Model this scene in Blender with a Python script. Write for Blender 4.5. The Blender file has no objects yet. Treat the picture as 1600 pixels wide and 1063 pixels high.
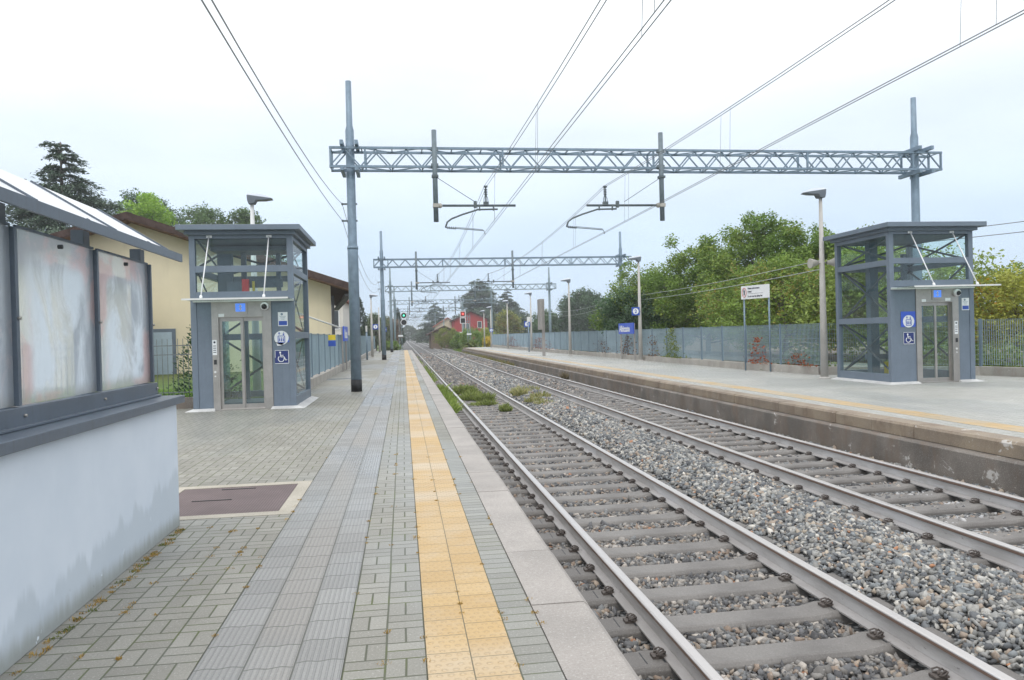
import bpy, bmesh, math, random
import numpy as np
from mathutils import Matrix, Vector
PI = math.pi
S = bpy.context.scene
COL = S.collection

# ------------------------------------------------------------------ camera
W_, H_ = 1024, 680
S.render.resolution_x, S.render.resolution_y = W_, H_
FPX = 1190.0
yaw, pit, rol = math.radians(8.13), math.radians(-0.41), math.radians(1.5)
F = np.array([math.sin(yaw)*math.cos(pit), math.cos(yaw)*math.cos(pit), math.sin(pit)])
R0 = np.array([math.cos(yaw), -math.sin(yaw), 0.0]); U0 = np.cross(R0, F)
CR = R0*math.cos(rol) - U0*math.sin(rol); CU = U0*math.cos(rol) + R0*math.sin(rol)
CAMZ = 1.45
cam_d = bpy.data.cameras.new('camera'); cam = bpy.data.objects.new('camera', cam_d); COL.objects.link(cam)
M = Matrix.Identity(4)
for i in range(3):
    M[i][0] = CR[i]; M[i][1] = CU[i]; M[i][2] = -F[i]
M[2][3] = CAMZ
cam.matrix_world = M
cam_d.sensor_width = 36; cam_d.lens = 36*FPX/1600; cam_d.clip_start = 0.05; cam_d.clip_end = 8000
S.camera = cam

# ------------------------------------------------------------------ world: overcast sky
SUN_EL, SUN_AZ = math.radians(50), math.radians(200)
w = bpy.data.worlds.new('World'); S.world = w; w.use_nodes = True
nt = w.node_tree; nt.nodes.clear()
def wn(t, **k):
    n = nt.nodes.new(t)
    for a, b in k.items(): setattr(n, a, b)
    return n
out = wn('ShaderNodeOutputWorld'); bg = wn('ShaderNodeBackground'); bg.inputs[1].default_value = 0.1
sky = wn('ShaderNodeTexSky', sky_type='NISHITA', sun_disc=False, sun_elevation=SUN_EL, sun_rotation=SUN_AZ, air_density=1.0, dust_density=2.0)
tc = wn('ShaderNodeTexCoord'); sp = wn('ShaderNodeSeparateXYZ'); nt.links.new(tc.outputs['Generated'], sp.inputs[0])
cr = wn('ShaderNodeValToRGB'); nt.links.new(sp.outputs[2], cr.inputs[0])
e = cr.color_ramp; e.interpolation = 'EASE'
e.elements[0].position = 0.0; e.elements[0].color = (.60, .76, .96, 1)
e.elements[1].position = 1.0; e.elements[1].color = (1.7, 1.75, 1.8, 1)
for p_, c_ in ((.10, (.66, .81, .985, 1)), (.22, (.82, .92, 1.03, 1)), (.36, (1.06, 1.10, 1.13, 1)), (.6, (1.45, 1.48, 1.52, 1))):
    q = e.elements.new(p_); q.color = c_
mp = wn('ShaderNodeMapping'); mp.inputs['Scale'].default_value = (1.6, 1.6, 5.0); nt.links.new(tc.outputs['Generated'], mp.inputs[0])
nz = wn('ShaderNodeTexNoise'); nz.inputs['Scale'].default_value = 1.7; nz.inputs['Detail'].default_value = 5; nz.inputs['Roughness'].default_value = .5
nt.links.new(mp.outputs[0], nz.inputs['Vector'])
mr = wn('ShaderNodeMapRange'); mr.inputs[1].default_value = .3; mr.inputs[2].default_value = .7; mr.inputs[3].default_value = 10.0; mr.inputs[4].default_value = 12.2
nt.links.new(nz.outputs[0], mr.inputs[0])
vm = wn('ShaderNodeVectorMath', operation='SCALE'); nt.links.new(cr.outputs[0], vm.inputs[0]); nt.links.new(mr.outputs[0], vm.inputs['Scale'])
mx = wn('ShaderNodeMixRGB'); mx.inputs[0].default_value = .88
nt.links.new(sky.outputs[0], mx.inputs[1]); nt.links.new(vm.outputs[0], mx.inputs[2])
nt.links.new(mx.outputs[0], bg.inputs[0]); nt.links.new(bg.outputs[0], out.inputs[0])

sun_d = bpy.data.lights.new('sun', 'SUN'); sun_d.energy = 0.9; sun_d.angle = math.radians(25); sun_d.color = (1, .96, .9)
sun = bpy.data.objects.new('sun', sun_d); COL.objects.link(sun)
sd = Vector((math.sin(SUN_AZ)*math.cos(SUN_EL), math.cos(SUN_AZ)*math.cos(SUN_EL), math.sin(SUN_EL)))
sun.rotation_euler = sd.to_track_quat('Z', 'Y').to_euler()

S.render.engine = 'CYCLES'
S.view_settings.view_transform = 'Standard'; S.view_settings.look = 'None'
S.view_settings.exposure = 0.12; S.view_settings.gamma = 1; S.view_settings.use_curve_mapping = False
S.cycles.max_bounces = 8; S.cycles.transparent_max_bounces = 24; S.cycles.diffuse_bounces = 3; S.cycles.glossy_bounces = 3

# ------------------------------------------------------------------ node expression helper
class X:
    """wraps a socket or number, so materials can be written as arithmetic"""
    def __init__(s, t, v): s.t = t; s.v = v
    def _m(s, op, *a):
        n = s.t.nodes.new('ShaderNodeMath'); n.operation = op
        for i, q in enumerate((s,)+a):
            if isinstance(q, X): q = q.v
            if isinstance(q, (int, float)): n.inputs[i].default_value = q
            else: s.t.links.new(q, n.inputs[i])
        return X(s.t, n.outputs[0])
    def __add__(s, o): return s._m('ADD', o)
    __radd__ = __add__
    def __mul__(s, o): return s._m('MULTIPLY', o)
    __rmul__ = __mul__
    def __sub__(s, o): return s._m('SUBTRACT', o)
    def __rsub__(s, o): return X(s.t, o)._m('SUBTRACT', s)
    def __truediv__(s, o): return s._m('DIVIDE', o)
    def floor(s): return s._m('FLOOR')
    def fract(s): return s._m('FRACT')
    def abs(s): return s._m('ABSOLUTE')
    def min(s, o): return s._m('MINIMUM', o)
    def max(s, o): return s._m('MAXIMUM', o)
    def lt(s, o): return s._m('LESS_THAN', o)
    def gt(s, o): return s._m('GREATER_THAN', o)
    def sin(s): return s._m('SINE')
    def mod(s, o): return s._m('FLOORED_MODULO', o)
    def ss(s, a, b):     # smoothstep
        n = s.t.nodes.new('ShaderNodeMapRange'); n.interpolation_type = 'SMOOTHSTEP'
        s.t.links.new(s.v, n.inputs[0]); n.inputs[1].default_value = a; n.inputs[2].default_value = b
        return X(s.t, n.outputs[0])
    def mix(s, a, b):    # number mix a..b by s
        return X(s.t, a)._m('ADD', (X(s.t, b) - a)*s) if not isinstance(a, X) else a + (X(s.t, b) - a if not isinstance(b, X) else b - a)*s

class Mat:
    def __init__(s, name, rough=.7, metal=0.0, spec=.5):
        s.m = bpy.data.materials.new(name); s.m.use_nodes = True; s.t = s.m.node_tree
        s.b = s.t.nodes['Principled BSDF']; s.b.inputs['Roughness'].default_value = rough
        s.b.inputs['Metallic'].default_value = metal; s.b.inputs['Specular IOR Level'].default_value = spec
        s.out = [n for n in s.t.nodes if n.type == 'OUTPUT_MATERIAL'][0]
        s.tc = s.t.nodes.new('ShaderNodeTexCoord')
        s._xyz = None
    def co(s):
        if not s._xyz:
            n = s.t.nodes.new('ShaderNodeSeparateXYZ'); s.t.links.new(s.tc.outputs['Object'], n.inputs[0])
            s._xyz = [X(s.t, o) for o in n.outputs]
        return s._xyz
    def vec(s, x, y, z=0.0):
        n = s.t.nodes.new('ShaderNodeCombineXYZ')
        for i, q in enumerate((x, y, z)):
            if isinstance(q, X): s.t.links.new(q.v, n.inputs[i])
            else: n.inputs[i].default_value = q
        return n.outputs[0]
    def noise(s, scale=5., detail=4., rough=.55, v=None, sc=None, dist=0.):
        n = s.t.nodes.new('ShaderNodeTexNoise'); n.inputs['Scale'].default_value = scale; n.inputs['Detail'].default_value = detail
        n.inputs['Roughness'].default_value = rough; n.inputs['Distortion'].default_value = dist
        src = v if v is not None else s.tc.outputs['Object']
        if sc:
            mp = s.t.nodes.new('ShaderNodeMapping'); mp.inputs['Scale'].default_value = sc; s.t.links.new(src, mp.inputs[0]); src = mp.outputs[0]
        s.t.links.new(src, n.inputs['Vector']); return X(s.t, n.outputs[0])
    def vor(s, scale=20., feature='F1', out='Distance', v=None):
        n = s.t.nodes.new('ShaderNodeTexVoronoi'); n.feature = feature; n.inputs['Scale'].default_value = scale
        s.t.links.new(v if v is not None else s.tc.outputs['Object'], n.inputs['Vector'])
        return X(s.t, n.outputs[out]) if out != 'Color' else n.outputs[out]
    def white(s, x, y, z=0.):
        n = s.t.nodes.new('ShaderNodeTexWhiteNoise'); n.noise_dimensions = '3D'; s.t.links.new(s.vec(x, y, z), n.inputs['Vector']); return X(s.t, n.outputs['Value'])
    def cmix(s, fac, a, b, mode='MIX'):
        n = s.t.nodes.new('ShaderNodeMixRGB'); n.blend_type = mode
        for i, q in enumerate((fac, a, b)):
            if isinstance(q, X): s.t.links.new(q.v, n.inputs[i])
            elif isinstance(q, (int, float)): n.inputs[i].default_value = q
            elif isinstance(q, tuple): n.inputs[i].default_value = q if len(q) == 4 else q+(1,)
            else: s.t.links.new(q, n.inputs[i])
        return n.outputs[0]
    def attr(s, name='col'):
        n = s.t.nodes.new('ShaderNodeAttribute'); n.attribute_name = name; return n.outputs['Color']
    def color(s, c):
        if isinstance(c, tuple): s.b.inputs['Base Color'].default_value = c if len(c) == 4 else c+(1,)
        else: s.t.links.new(c, s.b.inputs['Base Color'])
        return s
    def rough(s, x): s.t.links.new(x.v, s.b.inputs['Roughness']); return s
    def bump(s, h, strength=.5, dist=.01):
        n = s.t.nodes.new('ShaderNodeBump'); n.inputs['Strength'].default_value = strength; n.inputs['Distance'].default_value = dist
        s.t.links.new(h.v, n.inputs['Height']); s.t.links.new(n.outputs[0], s.b.inputs['Normal']); return s

def paint(name, c, rough=.45, var=.12, scale=6., spec=.5, metal=0., dirt=None, bump=.0):
    m = Mat(name, rough, metal, spec)
    n = m.noise(scale, 5, .6); n2 = m.noise(scale*9, 3, .6)
    f = (n*.7 + n2*.3).ss(.3, .7)
    a = tuple(min(1, v*(1+var)) for v in c); b = tuple(v*(1-var) for v in c)
    col = m.cmix(f, b, a)
    if dirt:
        st = m.noise(3., 4, .7, sc=(6, 6, .7)).ss(.52, .75)
        col = m.cmix(st*dirt[1], col, dirt[0])
    m.color(col)
    m.rough((n*.25) + (rough-.12))
    if bump: m.bump(n2, bump, .004)
    return m.m

MT = {}
def brick_jmask(m, u, v, w_, h_, j):
    """distance-from-joint mask for a cell of size w_ x h_: 1 on the brick, 0 in the joint (u,v local metres)"""
    du = u.min(w_ - u); dv = v.min(h_ - v)
    return du.min(dv).ss(j*.45, j*1.3)

def paver_mat(name, x0, cw, ca, cb, joint=(.10, .105, .075), kind='basket'):
    m = Mat(name, .6, 0, .5); x, y, z = m.co()
    wob = m.noise(1.2, 2)*.012 - .006
    xs = (x - x0 + wob)/cw; cx = xs.floor(); u = xs.fract()*cw
    if kind == 'basket':
        per = cw*2.0; ph = (cx*.5).fract()*2.0*cw*.98 + cx*.013
        ys = (y + ph + wob)/per; v = ys.fract()*per; cy = ys.floor()
        first = v.lt(cw)
        hb = cw/2
        rowi = (v/hb).floor(); vt = (v/hb).fract()*hb
        ma = brick_jmask(m, u, vt, cw, hb, .0052)
        u2 = (u/hb).fract()*hb; ui = (u/hb).floor()
        mb = brick_jmask(m, u2, v - cw, hb, cw, .0052)
        mask = first*ma + (1-first)*mb
        rid = m.white(cx, cy, first*(rowi+3) + (1-first)*(ui+9))
    else:
        rr = (y + wob)/.1; v = rr.fract()*.1
        mask = brick_jmask(m, u, v, cw, .1, .0045); rid = m.white(cx, rr.floor())
    big = m.noise(.7, 3, .6).ss(.35, .7)
    col = m.cmix(rid, ca, cb)
    col = m.cmix(big*.45, col, tuple(v*.75 for v in ca)); bl = m.noise(3.2, 5, .7).ss(.55, .75); col = m.cmix(bl*.35, col, (.15, .14, .11))
    gr = m.noise(80, 4, .85)
    col = m.cmix(gr.ss(.55, .68)*.6, col, (.58, .57, .53)); col = m.cmix(gr.ss(.45, .33)*.6, col, (.11, .11, .10))
    moss = m.noise(2.2, 4, .7).ss(.45, .6)
    jc = m.cmix(moss, joint, (.10, .12, .045))
    col = m.cmix(1-mask, col, jc)
    wet_sheen = m.noise(.35, 3, .55, sc=(1, .5, 1)).ss(.44, .56)
    m.color(m.cmix(wet_sheen*.10, col, (.30, .34, .38)))  # damp patches also get a pale blue sky sheen tinted into their colour
    m.rough(.62 - wet_sheen*.25 + (1-mask)*.3)
    m.bump(mask*.8 + gr*.12 + rid*.15, .65, .006)
    return m.m

MT['paving'] = paver_mat('paving_blocks', -.96, .19, (.232, .220, .188), (.308, .295, .258))
MT['paving_mid'] = paver_mat('paving_blocks_middle', -.30, .183, (.232, .221, .19), (.306, .295, .26))
MT['paving_edge'] = paver_mat('paving_blocks_edge', .46, .20, (.215, .206, .176), (.29, .28, .243), kind='row')
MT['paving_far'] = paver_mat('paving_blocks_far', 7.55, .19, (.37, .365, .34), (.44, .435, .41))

def guide_mat():
    m = Mat('grooved_tiles', .5); x, y, z = m.co()
    cw = .22; wav = ((x*57.0).sin())*.006
    xs = (x + .96)/cw; cx = xs.floor(); u = xs.fract()*cw
    ys = (y + m.white(cx, 3.1)*.25 + wav)/.25; cy = ys.floor(); v = ys.fract()*.25
    mask = brick_jmask(m, u, v, cw, .25, .004)
    g = ((u/.0275).fract() - .5).abs()
    groove = g.ss(.10, .24)
    rid = m.white(cx, cy)
    mid = (cx - 1).abs().lt(.5)*m.noise(.3, 1).ss(.4, .45)
    col = m.cmix(rid, (.242, .237, .225), (.305, .30, .287))
    col = m.cmix(mid*.8, col, (.288, .27, .245))
    gr = m.noise(80, 4, .85)
    col = m.cmix(gr.ss(.55, .7)*.35, col, (.56, .56, .55)); col = m.cmix(gr.ss(.45, .32)*.4, col, (.2, .2, .2))
    col = m.cmix((1-groove)*.22, col, (.17, .175, .18))
    col = m.cmix(1-mask, col, (.12, .125, .11))
    wet_sheen = m.noise(.4, 3, .55, sc=(1, .5, 1)).ss(.42, .55)
    m.color(m.cmix(wet_sheen*.08, col, (.36, .40, .44))); m.rough(.52 - wet_sheen*.25 + (1-mask)*.3)  # wet tiles: bluish sky reflection put into the colour, besides lower roughness
    m.bump(groove*mask + gr*.1, .7, .006)
    return m.m
MT['guide'] = guide_mat()

def tactile_mat(name, x0, worn=0.):
    m = Mat(name, .6); x, y, z = m.co()
    cw = .20
    xs = (x - x0)/cw; cx = xs.floor(); u = xs.fract()*cw
    ys = (y + cx*.07)/.205; cy = ys.floor(); v = ys.fract()*.205
    mask = brick_jmask(m, u, v, cw, .205, .003)
    du = ((u/.05 + (((v/.051).floor())*.5)).fract() - .5)*.05; dv = ((v/.051).fract() - .5)*.051
    d = (du*du + dv*dv)._m('SQRT')
    bump_ = 1 - d.ss(.007, .014)
    rid = m.white(cx, cy)
    col = m.cmix(rid, (.46, .305, .13), (.51, .35, .16))
    dirt = m.noise(2.5, 4, .65).ss(.45, .7)
    col = m.cmix(dirt*.35, col, (.50, .42, .31))
    pale = m.noise(.55, 2, .5, sc=(.3, 1, 1)).ss(.5, .62)
    col = m.cmix(pale*.5, col, (.54, .49, .41))
    if worn: wn_ = m.noise(1.1, 5, .7).ss(.35, .6); col = m.cmix(wn_*worn, col, (.38, .35, .29))
    ring = d.ss(.010, .014)*(1 - d.ss(.014, .020))
    col = m.cmix(ring*.4, col, (.36, .25, .13))
    gr = m.noise(80, 4, .85); col = m.cmix(gr.ss(.45, .32)*.4, col, (.3, .22, .12))
    col = m.cmix(1-mask, col, (.13, .11, .06))
    m.color(col); m.rough(m.noise(.5, 3).ss(.4, .6)*-.2 + .62)
    m.bump(bump_ + mask*.4 + gr*.08, .6, .006)
    return m.m
MT['tactile'] = tactile_mat('tactile_tiles', .065); MT['tactile_far'] = tactile_mat('tactile_tiles_far', 7.95, worn=.6)

def stone_mat(name, ca, cb, spk=(.7, .68, .66), dark=(.18, .16, .16), joint=None, stain=0.):
    m = Mat(name, .65); x, y, z = m.co()
    g = m.noise(85, 4, .85); g2 = m.noise(38, 4, .75); b = m.noise(1.3, 4, .6)
    col = m.cmix(b.ss(.35, .65), ca, cb)
    col = m.cmix(g.ss(.55, .68)*.6, col, spk); col = m.cmix(g.ss(.46, .34)*.6, col, dark); col = m.cmix(g2.ss(.6, .72)*.25, col, dark)
    if joint:
        row = (y/joint); rid = m.white(row.floor(), 2.); col = m.cmix(rid*.3, col, tuple(v*.7 for v in ca))
    if stain:
        st = m.noise(2.2, 5, .7, sc=(1, 1, .35)).ss(.44, .66); col = m.cmix(st*stain, col, (.17, .12, .085))
        wv = m.noise(2.6, 6, .75, dist=.6).ss(.62, .66); col = m.cmix(wv*.75, col, (.6, .58, .55))
        rs = m.noise(1.1, 4, .7, sc=(1, 1, .3)).ss(.62, .75); col = m.cmix(rs*.5, col, (.38, .2, .1))
    m.color(col); m.bump(g*.6 + g2*.4, .5, .004); return m.m
MT['kerb'] = stone_mat('kerb_stone', (.30, .275, .25), (.38, .345, .315), joint=1.0)
MT['kerb_face'] = stone_mat('kerb_face_stone', (.225, .18, .135), (.31, .245, .17), joint=1.0, stain=.75)
MT['old_concrete'] = stone_mat('old_concrete', (.115, .10, .085), (.20, .175, .15), stain=.6)
MT['concrete'] = stone_mat('light_concrete', (.42, .40, .37), (.52, .50, .46))
MT['kerb_wall'] = stone_mat('fence_wall_concrete', (.33, .31, .28), (.42, .395, .355), stain=.25)
MT['pole_concrete'] = stone_mat('pole_concrete', (.44, .42, .39), (.52, .50, .47))
MT['mortar'] = stone_mat('white_mortar', (.46, .46, .455), (.60, .60, .59))
MT['sleeper'] = stone_mat('sleeper_concrete', (.13, .121, .113), (.19, .178, .166), spk=(.33, .31, .3), dark=(.09, .08, .075))
MT['frame_concrete'] = stone_mat('cover_frame_concrete', (.36, .325, .26), (.45, .41, .335))

MT['lift'] = paint('blue_grey_lift_paint', (.148, .185, .232), .42, .08, 3., dirt=((.10, .12, .155), .35))
MT['lift_dark'] = paint('dark_blue_grey_paint', (.10, .135, .175), .5, .1, 3.)
MT['brace'] = paint('dark_brace_paint', (.06, .075, .095), .5, .1, 3.)
MT['shelter'] = paint('slate_grey_paint', (.105, .13, .165), .4, .12, 4., dirt=((.07, .07, .08), .3))
MT['galv'] = paint('weathered_galvanised_steel', (.205, .275, .345), .5, .18, 5., metal=.25, dirt=((.13, .16, .18), .4))
MT['galv_far'] = paint('galvanised_steel', (.21, .27, .30), .55, .15, 4.)
MT['drop'] = paint('dull_grey_steel', (.15, .19, .215), .55, .2, 8.)
MT['bracket'] = paint('dark_bracket_steel', (.10, .125, .135), .5, .2, 8.)
MT['black'] = paint('black_bitumen', (.015, .015, .017), .6, .1)
MT['wire'] = paint('copper_wire_grey', (.20, .21, .22), .6, .1)
MT['wire_light'] = paint('light_cable', (.40, .42, .42), .6, .1)
MT['steel'] = paint('brushed_steel', (.42, .395, .37), .32, .12, 3., metal=.75, dirt=((.3, .27, .25), .3))
MT['white'] = paint('white_enamel', (.78, .79, .80), .4, .05)
MT['offwhite'] = paint('off_white', (.66, .67, .66), .5, .06)
MT['blue'] = paint('sign_blue', (.035, .09, .42), .4, .06)
MT['navy'] = paint('navy_sign', (.02, .035, .16), .4, .06)
MT['signblue'] = paint('station_sign_blue', (.045, .11, .56), .4, .08)
MT['red'] = paint('red_fabric', (.80, .06, .06), .6, .1)
MT['redring'] = paint('red_ring', (.6, .09, .09), .5, .05)
MT['dark_red'] = paint('dark_red_target', (.22, .03, .03), .5, .05)
MT['ink'] = paint('dark_ink', (.03, .035, .06), .6, .05)
MT['yellow'] = paint('yellow_paint', (.62, .48, .03), .5, .1)
MT['lamp_grey'] = paint('lamp_grey', (.13, .15, .175), .5, .08)
MT['lamp_top'] = paint('lamp_pale_top', (.50, .54, .60), .4, .06)
MT['rubber'] = paint('dark_rubber', (.03, .032, .035), .6, .1)
MT['clip'] = paint('rusty_clip', (.085, .07, .062), .6, .3, 40.)
MT['horn'] = paint('horn_beige', (.42, .40, .36), .5, .1)
MT['fence'] = paint('fence_grating_grey', (.29, .375, .43), .5, .12, 1.5, metal=.2)
MT['fence_post'] = paint('fence_post_grey', (.15, .21, .26), .5, .12)
MT['iron'] = paint('grey_iron_rail', (.14, .16, .165), .55, .1)
MT['post_brown'] = paint('grey_brown_post', (.31, .295, .28), .6, .12)

def wall_plaster():
    m = Mat('pale_blue_plaster', .8, 0, .25); x, y, z = m.co()
    n = m.noise(2.0, 5, .6); n2 = m.noise(60, 3, .6)
    col = m.cmix(n.ss(.3, .7), (.59, .655, .735), (.645, .705, .78))
    streak = m.noise(5, 4, .6, sc=(1, 3, .35)) - .5; step = (m.noise(3.4, 2, .4, sc=(.01, 1, .01)) - .5)*.55
    edge = .20 + y*.085 + streak*.22 + step*.8
    damp = 1 - (z - edge).ss(-.03, .05)
    col = m.cmix(damp*.5, col, (.42, .48, .53))
    low = 1 - (z + streak*.12 - .02).ss(0, .13)
    col = m.cmix(low*.75, col, (.26, .27, .24))
    sp = m.noise(38, 3, .75).ss(.68, .74)*(1 - z.ss(.05, .5)); col = m.cmix(sp*.7, col, (.14, .14, .12))
    ch = m.noise(9, 3, .7).ss(.70, .73)*damp; col = m.cmix(ch, col, (.62, .68, .74))
    m.color(col); m.bump(n2*.4 + n*.6, .25, .004); return m.m
MT['plaster'] = wall_plaster()

def yellow_wall(name, c):
    m = Mat(name, .85, 0, .2); n = m.noise(.8, 4, .6); st = m.noise(1.2, 5, .7, sc=(2, 2, .3)).ss(.5, .8)
    col = m.cmix(n.ss(.3, .7), c, tuple(v*1.07 for v in c)); m.color(m.cmix(st*.22, col, tuple(v*.62 for v in c))); return m.m
MT['ywall'] = yellow_wall('pale_yellow_render', (.72, .635, .46)); MT['rwall'] = yellow_wall('red_render', (.34, .05, .05)); MT['wwall'] = yellow_wall('white_render', (.60, .57, .52))
MT['pinkwall'] = yellow_wall('cream_render', (.62, .55, .42)); MT['bark_wood'] = yellow_wall('old_timber_wall', (.17, .13, .10))

def tiles(name, c):
    m = Mat(name, .85, 0, .2); x, y, z = m.co()
    r = ((x + y)*4.5).fract(); wv = (r - .5).abs()
    n = m.noise(3, 4, .7); col = m.cmix(n.ss(.3, .7), c, tuple(v*.55 for v in c)); m.color(col); m.bump(wv + n*.4, .6, .03); return m.m
MT['roof_brown'] = tiles('brown_roof_tiles', (.10, .068, .060)); MT['roof_red'] = tiles('red_roof_tiles', (.40, .16, .12)); MT['soffit'] = tiles('timber_soffit', (.26, .16, .115))

def glass(name, tint, refl=.08, dirt=.06, dcol=(.6, .62, .6)):
    m = bpy.data.materials.new(name); m.use_nodes = True; t = m.node_tree; t.nodes.clear()
    o = t.nodes.new('ShaderNodeOutputMaterial'); tr = t.nodes.new('ShaderNodeBsdfTransparent'); tr.inputs[0].default_value = tint+(1,)
    gl = t.nodes.new('ShaderNodeBsdfGlossy'); gl.inputs['Roughness'].default_value = .03
    df = t.nodes.new('ShaderNodeBsdfDiffuse'); df.inputs[0].default_value = dcol+(1,)
    fr = t.nodes.new('ShaderNodeFresnel'); fr.inputs[0].default_value = 1.5
    geo = t.nodes.new('ShaderNodeNewGeometry'); io = t.nodes.new('ShaderNodeMath'); io.operation = 'MULTIPLY_ADD'     # same index from both sides of a thin pane
    t.links.new(geo.outputs['Backfacing'], io.inputs[0]); io.inputs[1].default_value = 1/1.5 - 1.5; io.inputs[2].default_value = 1.5; t.links.new(io.outputs[0], fr.inputs[0])
    a = t.nodes.new('ShaderNodeMixShader'); b = t.nodes.new('ShaderNodeMixShader')
    mu = t.nodes.new('ShaderNodeMath'); mu.operation = 'MULTIPLY_ADD'; t.links.new(fr.outputs[0], mu.inputs[0]); mu.inputs[1].default_value = .75; mu.inputs[2].default_value = refl-.04
    tx = t.nodes.new('ShaderNodeTexCoord'); nz = t.nodes.new('ShaderNodeTexNoise'); nz.inputs['Scale'].default_value = 2.2; nz.inputs['Detail'].default_value = 5
    t.links.new(tx.outputs['Object'], nz.inputs['Vector'])
    mr_ = t.nodes.new('ShaderNodeMapRange'); mr_.inputs[1].default_value = .35; mr_.inputs[2].default_value = .75; mr_.inputs[3].default_value = dirt*.3; mr_.inputs[4].default_value = dirt*2
    t.links.new(nz.outputs[0], mr_.inputs[0])
    t.links.new(mu.outputs[0], a.inputs[0]); t.links.new(tr.outputs[0], a.inputs[1]); t.links.new(gl.outputs[0], a.inputs[2])
    t.links.new(mr_.outputs[0], b.inputs[0]); t.links.new(a.outputs[0], b.inputs[1]); t.links.new(df.outputs[0], b.inputs[2])
    t.links.new(b.outputs[0], o.inputs[0]); return m
MT['glass'] = glass('lift_glass', (.86, .95, .94), .06, .02, (.78, .86, .83)); MT['glass_dark'] = glass('door_glass', (.66, .80, .79), .09, .05); MT['canopy_glass'] = glass('canopy_glass', (.8, .92, .88), .2, .2)

def frosted():
    m = Mat('stained_perspex', .35); x, y, z = m.co()
    t = m.t
    n = m.noise(2.2, 5, .62, sc=(1, 1, .9), dist=.5); n2 = m.noise(2.4, 6, .62, sc=(1, 1.3, .7), dist=.7)
    py = ((y - 1.333)/1.06).fract()
    ed = (py.min(.94 - py)).ss(.02, .24)*(z - .13).ss(0, .12)*(1 - (z - .84).ss(0, .17))
    col = m.cmix(n2.ss(.3, .65)*.7, (.76, .80, .84), (.84, .87, .90))
    pink = n.ss(.48, .6)*(1-ed.ss(.35, .8)); col = m.cmix(pink*.7, col, (.78, .56, .54))
    cloud = n2.ss(.40, .62)*ed; col = m.cmix(cloud*.7, col, (.86, .92, .97))
    low = 1 - (z - .14).ss(0, .1); col = m.cmix(low*.4, col, (.5, .46, .36))
    m.color(col)
    tr = t.nodes.new('ShaderNodeBsdfTransparent'); tr.inputs[0].default_value = (.93, .96, .99, 1)
    tl = t.nodes.new('ShaderNodeBsdfTranslucent'); t.links.new(m.b.inputs['Base Color'].links[0].from_socket, tl.inputs[0])
    a = t.nodes.new('ShaderNodeMixShader'); a.inputs[0].default_value = .62
    t.links.new(m.b.outputs[0], a.inputs[1]); t.links.new(tl.outputs[0], a.inputs[2])
    b = t.nodes.new('ShaderNodeMixShader'); fac = (cloud*.48 + pink*.20 + .36).min(.88)
    t.links.new(fac.v, b.inputs[0]); t.links.new(tr.outputs[0], b.inputs[1]); t.links.new(a.outputs[0], b.inputs[2])
    t.links.new(b.outputs[0], m.out.inputs[0]); return m.m
MT['frosted'] = frosted()
def milky():
    m = Mat('white_roof_sheet', .35); n = m.noise(2, 4, .6); m.color(m.cmix(n.ss(.3, .7), (.80, .82, .85), (.88, .89, .9)))
    t = m.t; tl = t.nodes.new('ShaderNodeBsdfTranslucent'); tl.inputs[0].default_value = (.75, .78, .82, 1)
    a = t.nodes.new('ShaderNodeMixShader'); a.inputs[0].default_value = .2
    t.links.new(m.b.outputs[0], a.inputs[1]); t.links.new(tl.outputs[0], a.inputs[2]); t.links.new(a.outputs[0], m.out.inputs[0]); return m.m
MT['milky'] = milky()

def rail_mat():
    m = Mat('rail_steel', .5, .15); x, y, z = m.co()
    n = m.noise(3, 5, .65, sc=(1, .6, 3)); n2 = m.noise(30, 4, .7, sc=(1, .3, 1))
    side = m.cmix(n.ss(.35, .65), (.41, .395, .385), (.53, .52, .515))
    side = m.cmix(n2.ss(.64, .7)*.6, side, (.14, .12, .12))
    side = m.cmix(m.noise(1.1, 4, .7, sc=(1, .5, 2)).ss(.56, .64)*.5, side, (.60, .60, .62))
    rust = z.gt(-.490)*z.lt(-.455)
    side = m.cmix(rust*(m.noise(2, 4, .7, sc=(1, .3, 1)).ss(.2, .5)*.5 + .45), side, (.20, .125, .09))
    foot = z.lt(-.575); side = m.cmix(foot*.5, side, (.22, .2, .19))
    top = z.gt(-.4445); col = m.cmix(top, side, (.56, .53, .51))
    m.color(col); m.t.links.new((top*.55 + .1).v, m.b.inputs['Metallic']); m.rough(.55 - top*.2); m.bump(n2, .15, .002); return m.m
MT['rail'] = rail_mat()

def attr_mat(name, rough=.8, trans=0., spec=.3, fine=0.):
    m = Mat(name, rough, 0, spec); c = m.attr()
    if fine:
        n = m.noise(fine, 3, .7); c = m.cmix(n.ss(.3, .7)*.35, c, (.12, .12, .12)); c = m.cmix(m.noise(fine*.4, 3, .7).ss(.6, .72)*.35, c, (.6, .58, .55))
    m.color(c)
    if trans:
        t = m.t; tl = t.nodes.new('ShaderNodeBsdfTranslucent'); t.links.new(m.b.inputs['Base Color'].links[0].from_socket, tl.inputs[0])
        a = t.nodes.new('ShaderNodeMixShader'); a.inputs[0].default_value = trans
        t.links.new(m.b.outputs[0], a.inputs[1]); t.links.new(tl.outputs[0], a.inputs[2]); t.links.new(a.outputs[0], m.out.inputs[0])
    return m.m
MT['stones'] = attr_mat('ballast_stone', .75, fine=90.); MT['leaf'] = attr_mat('leaves', .55, .30, .3); MT['needle'] = attr_mat('needles', .7, .12, .2)
MT['grass'] = attr_mat('grass_blades', .7, .25)
MT['bark'] = stone_mat('bark', (.10, .08, .06), (.15, .125, .10), (.2, .18, .15), (.05, .04, .03))

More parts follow.
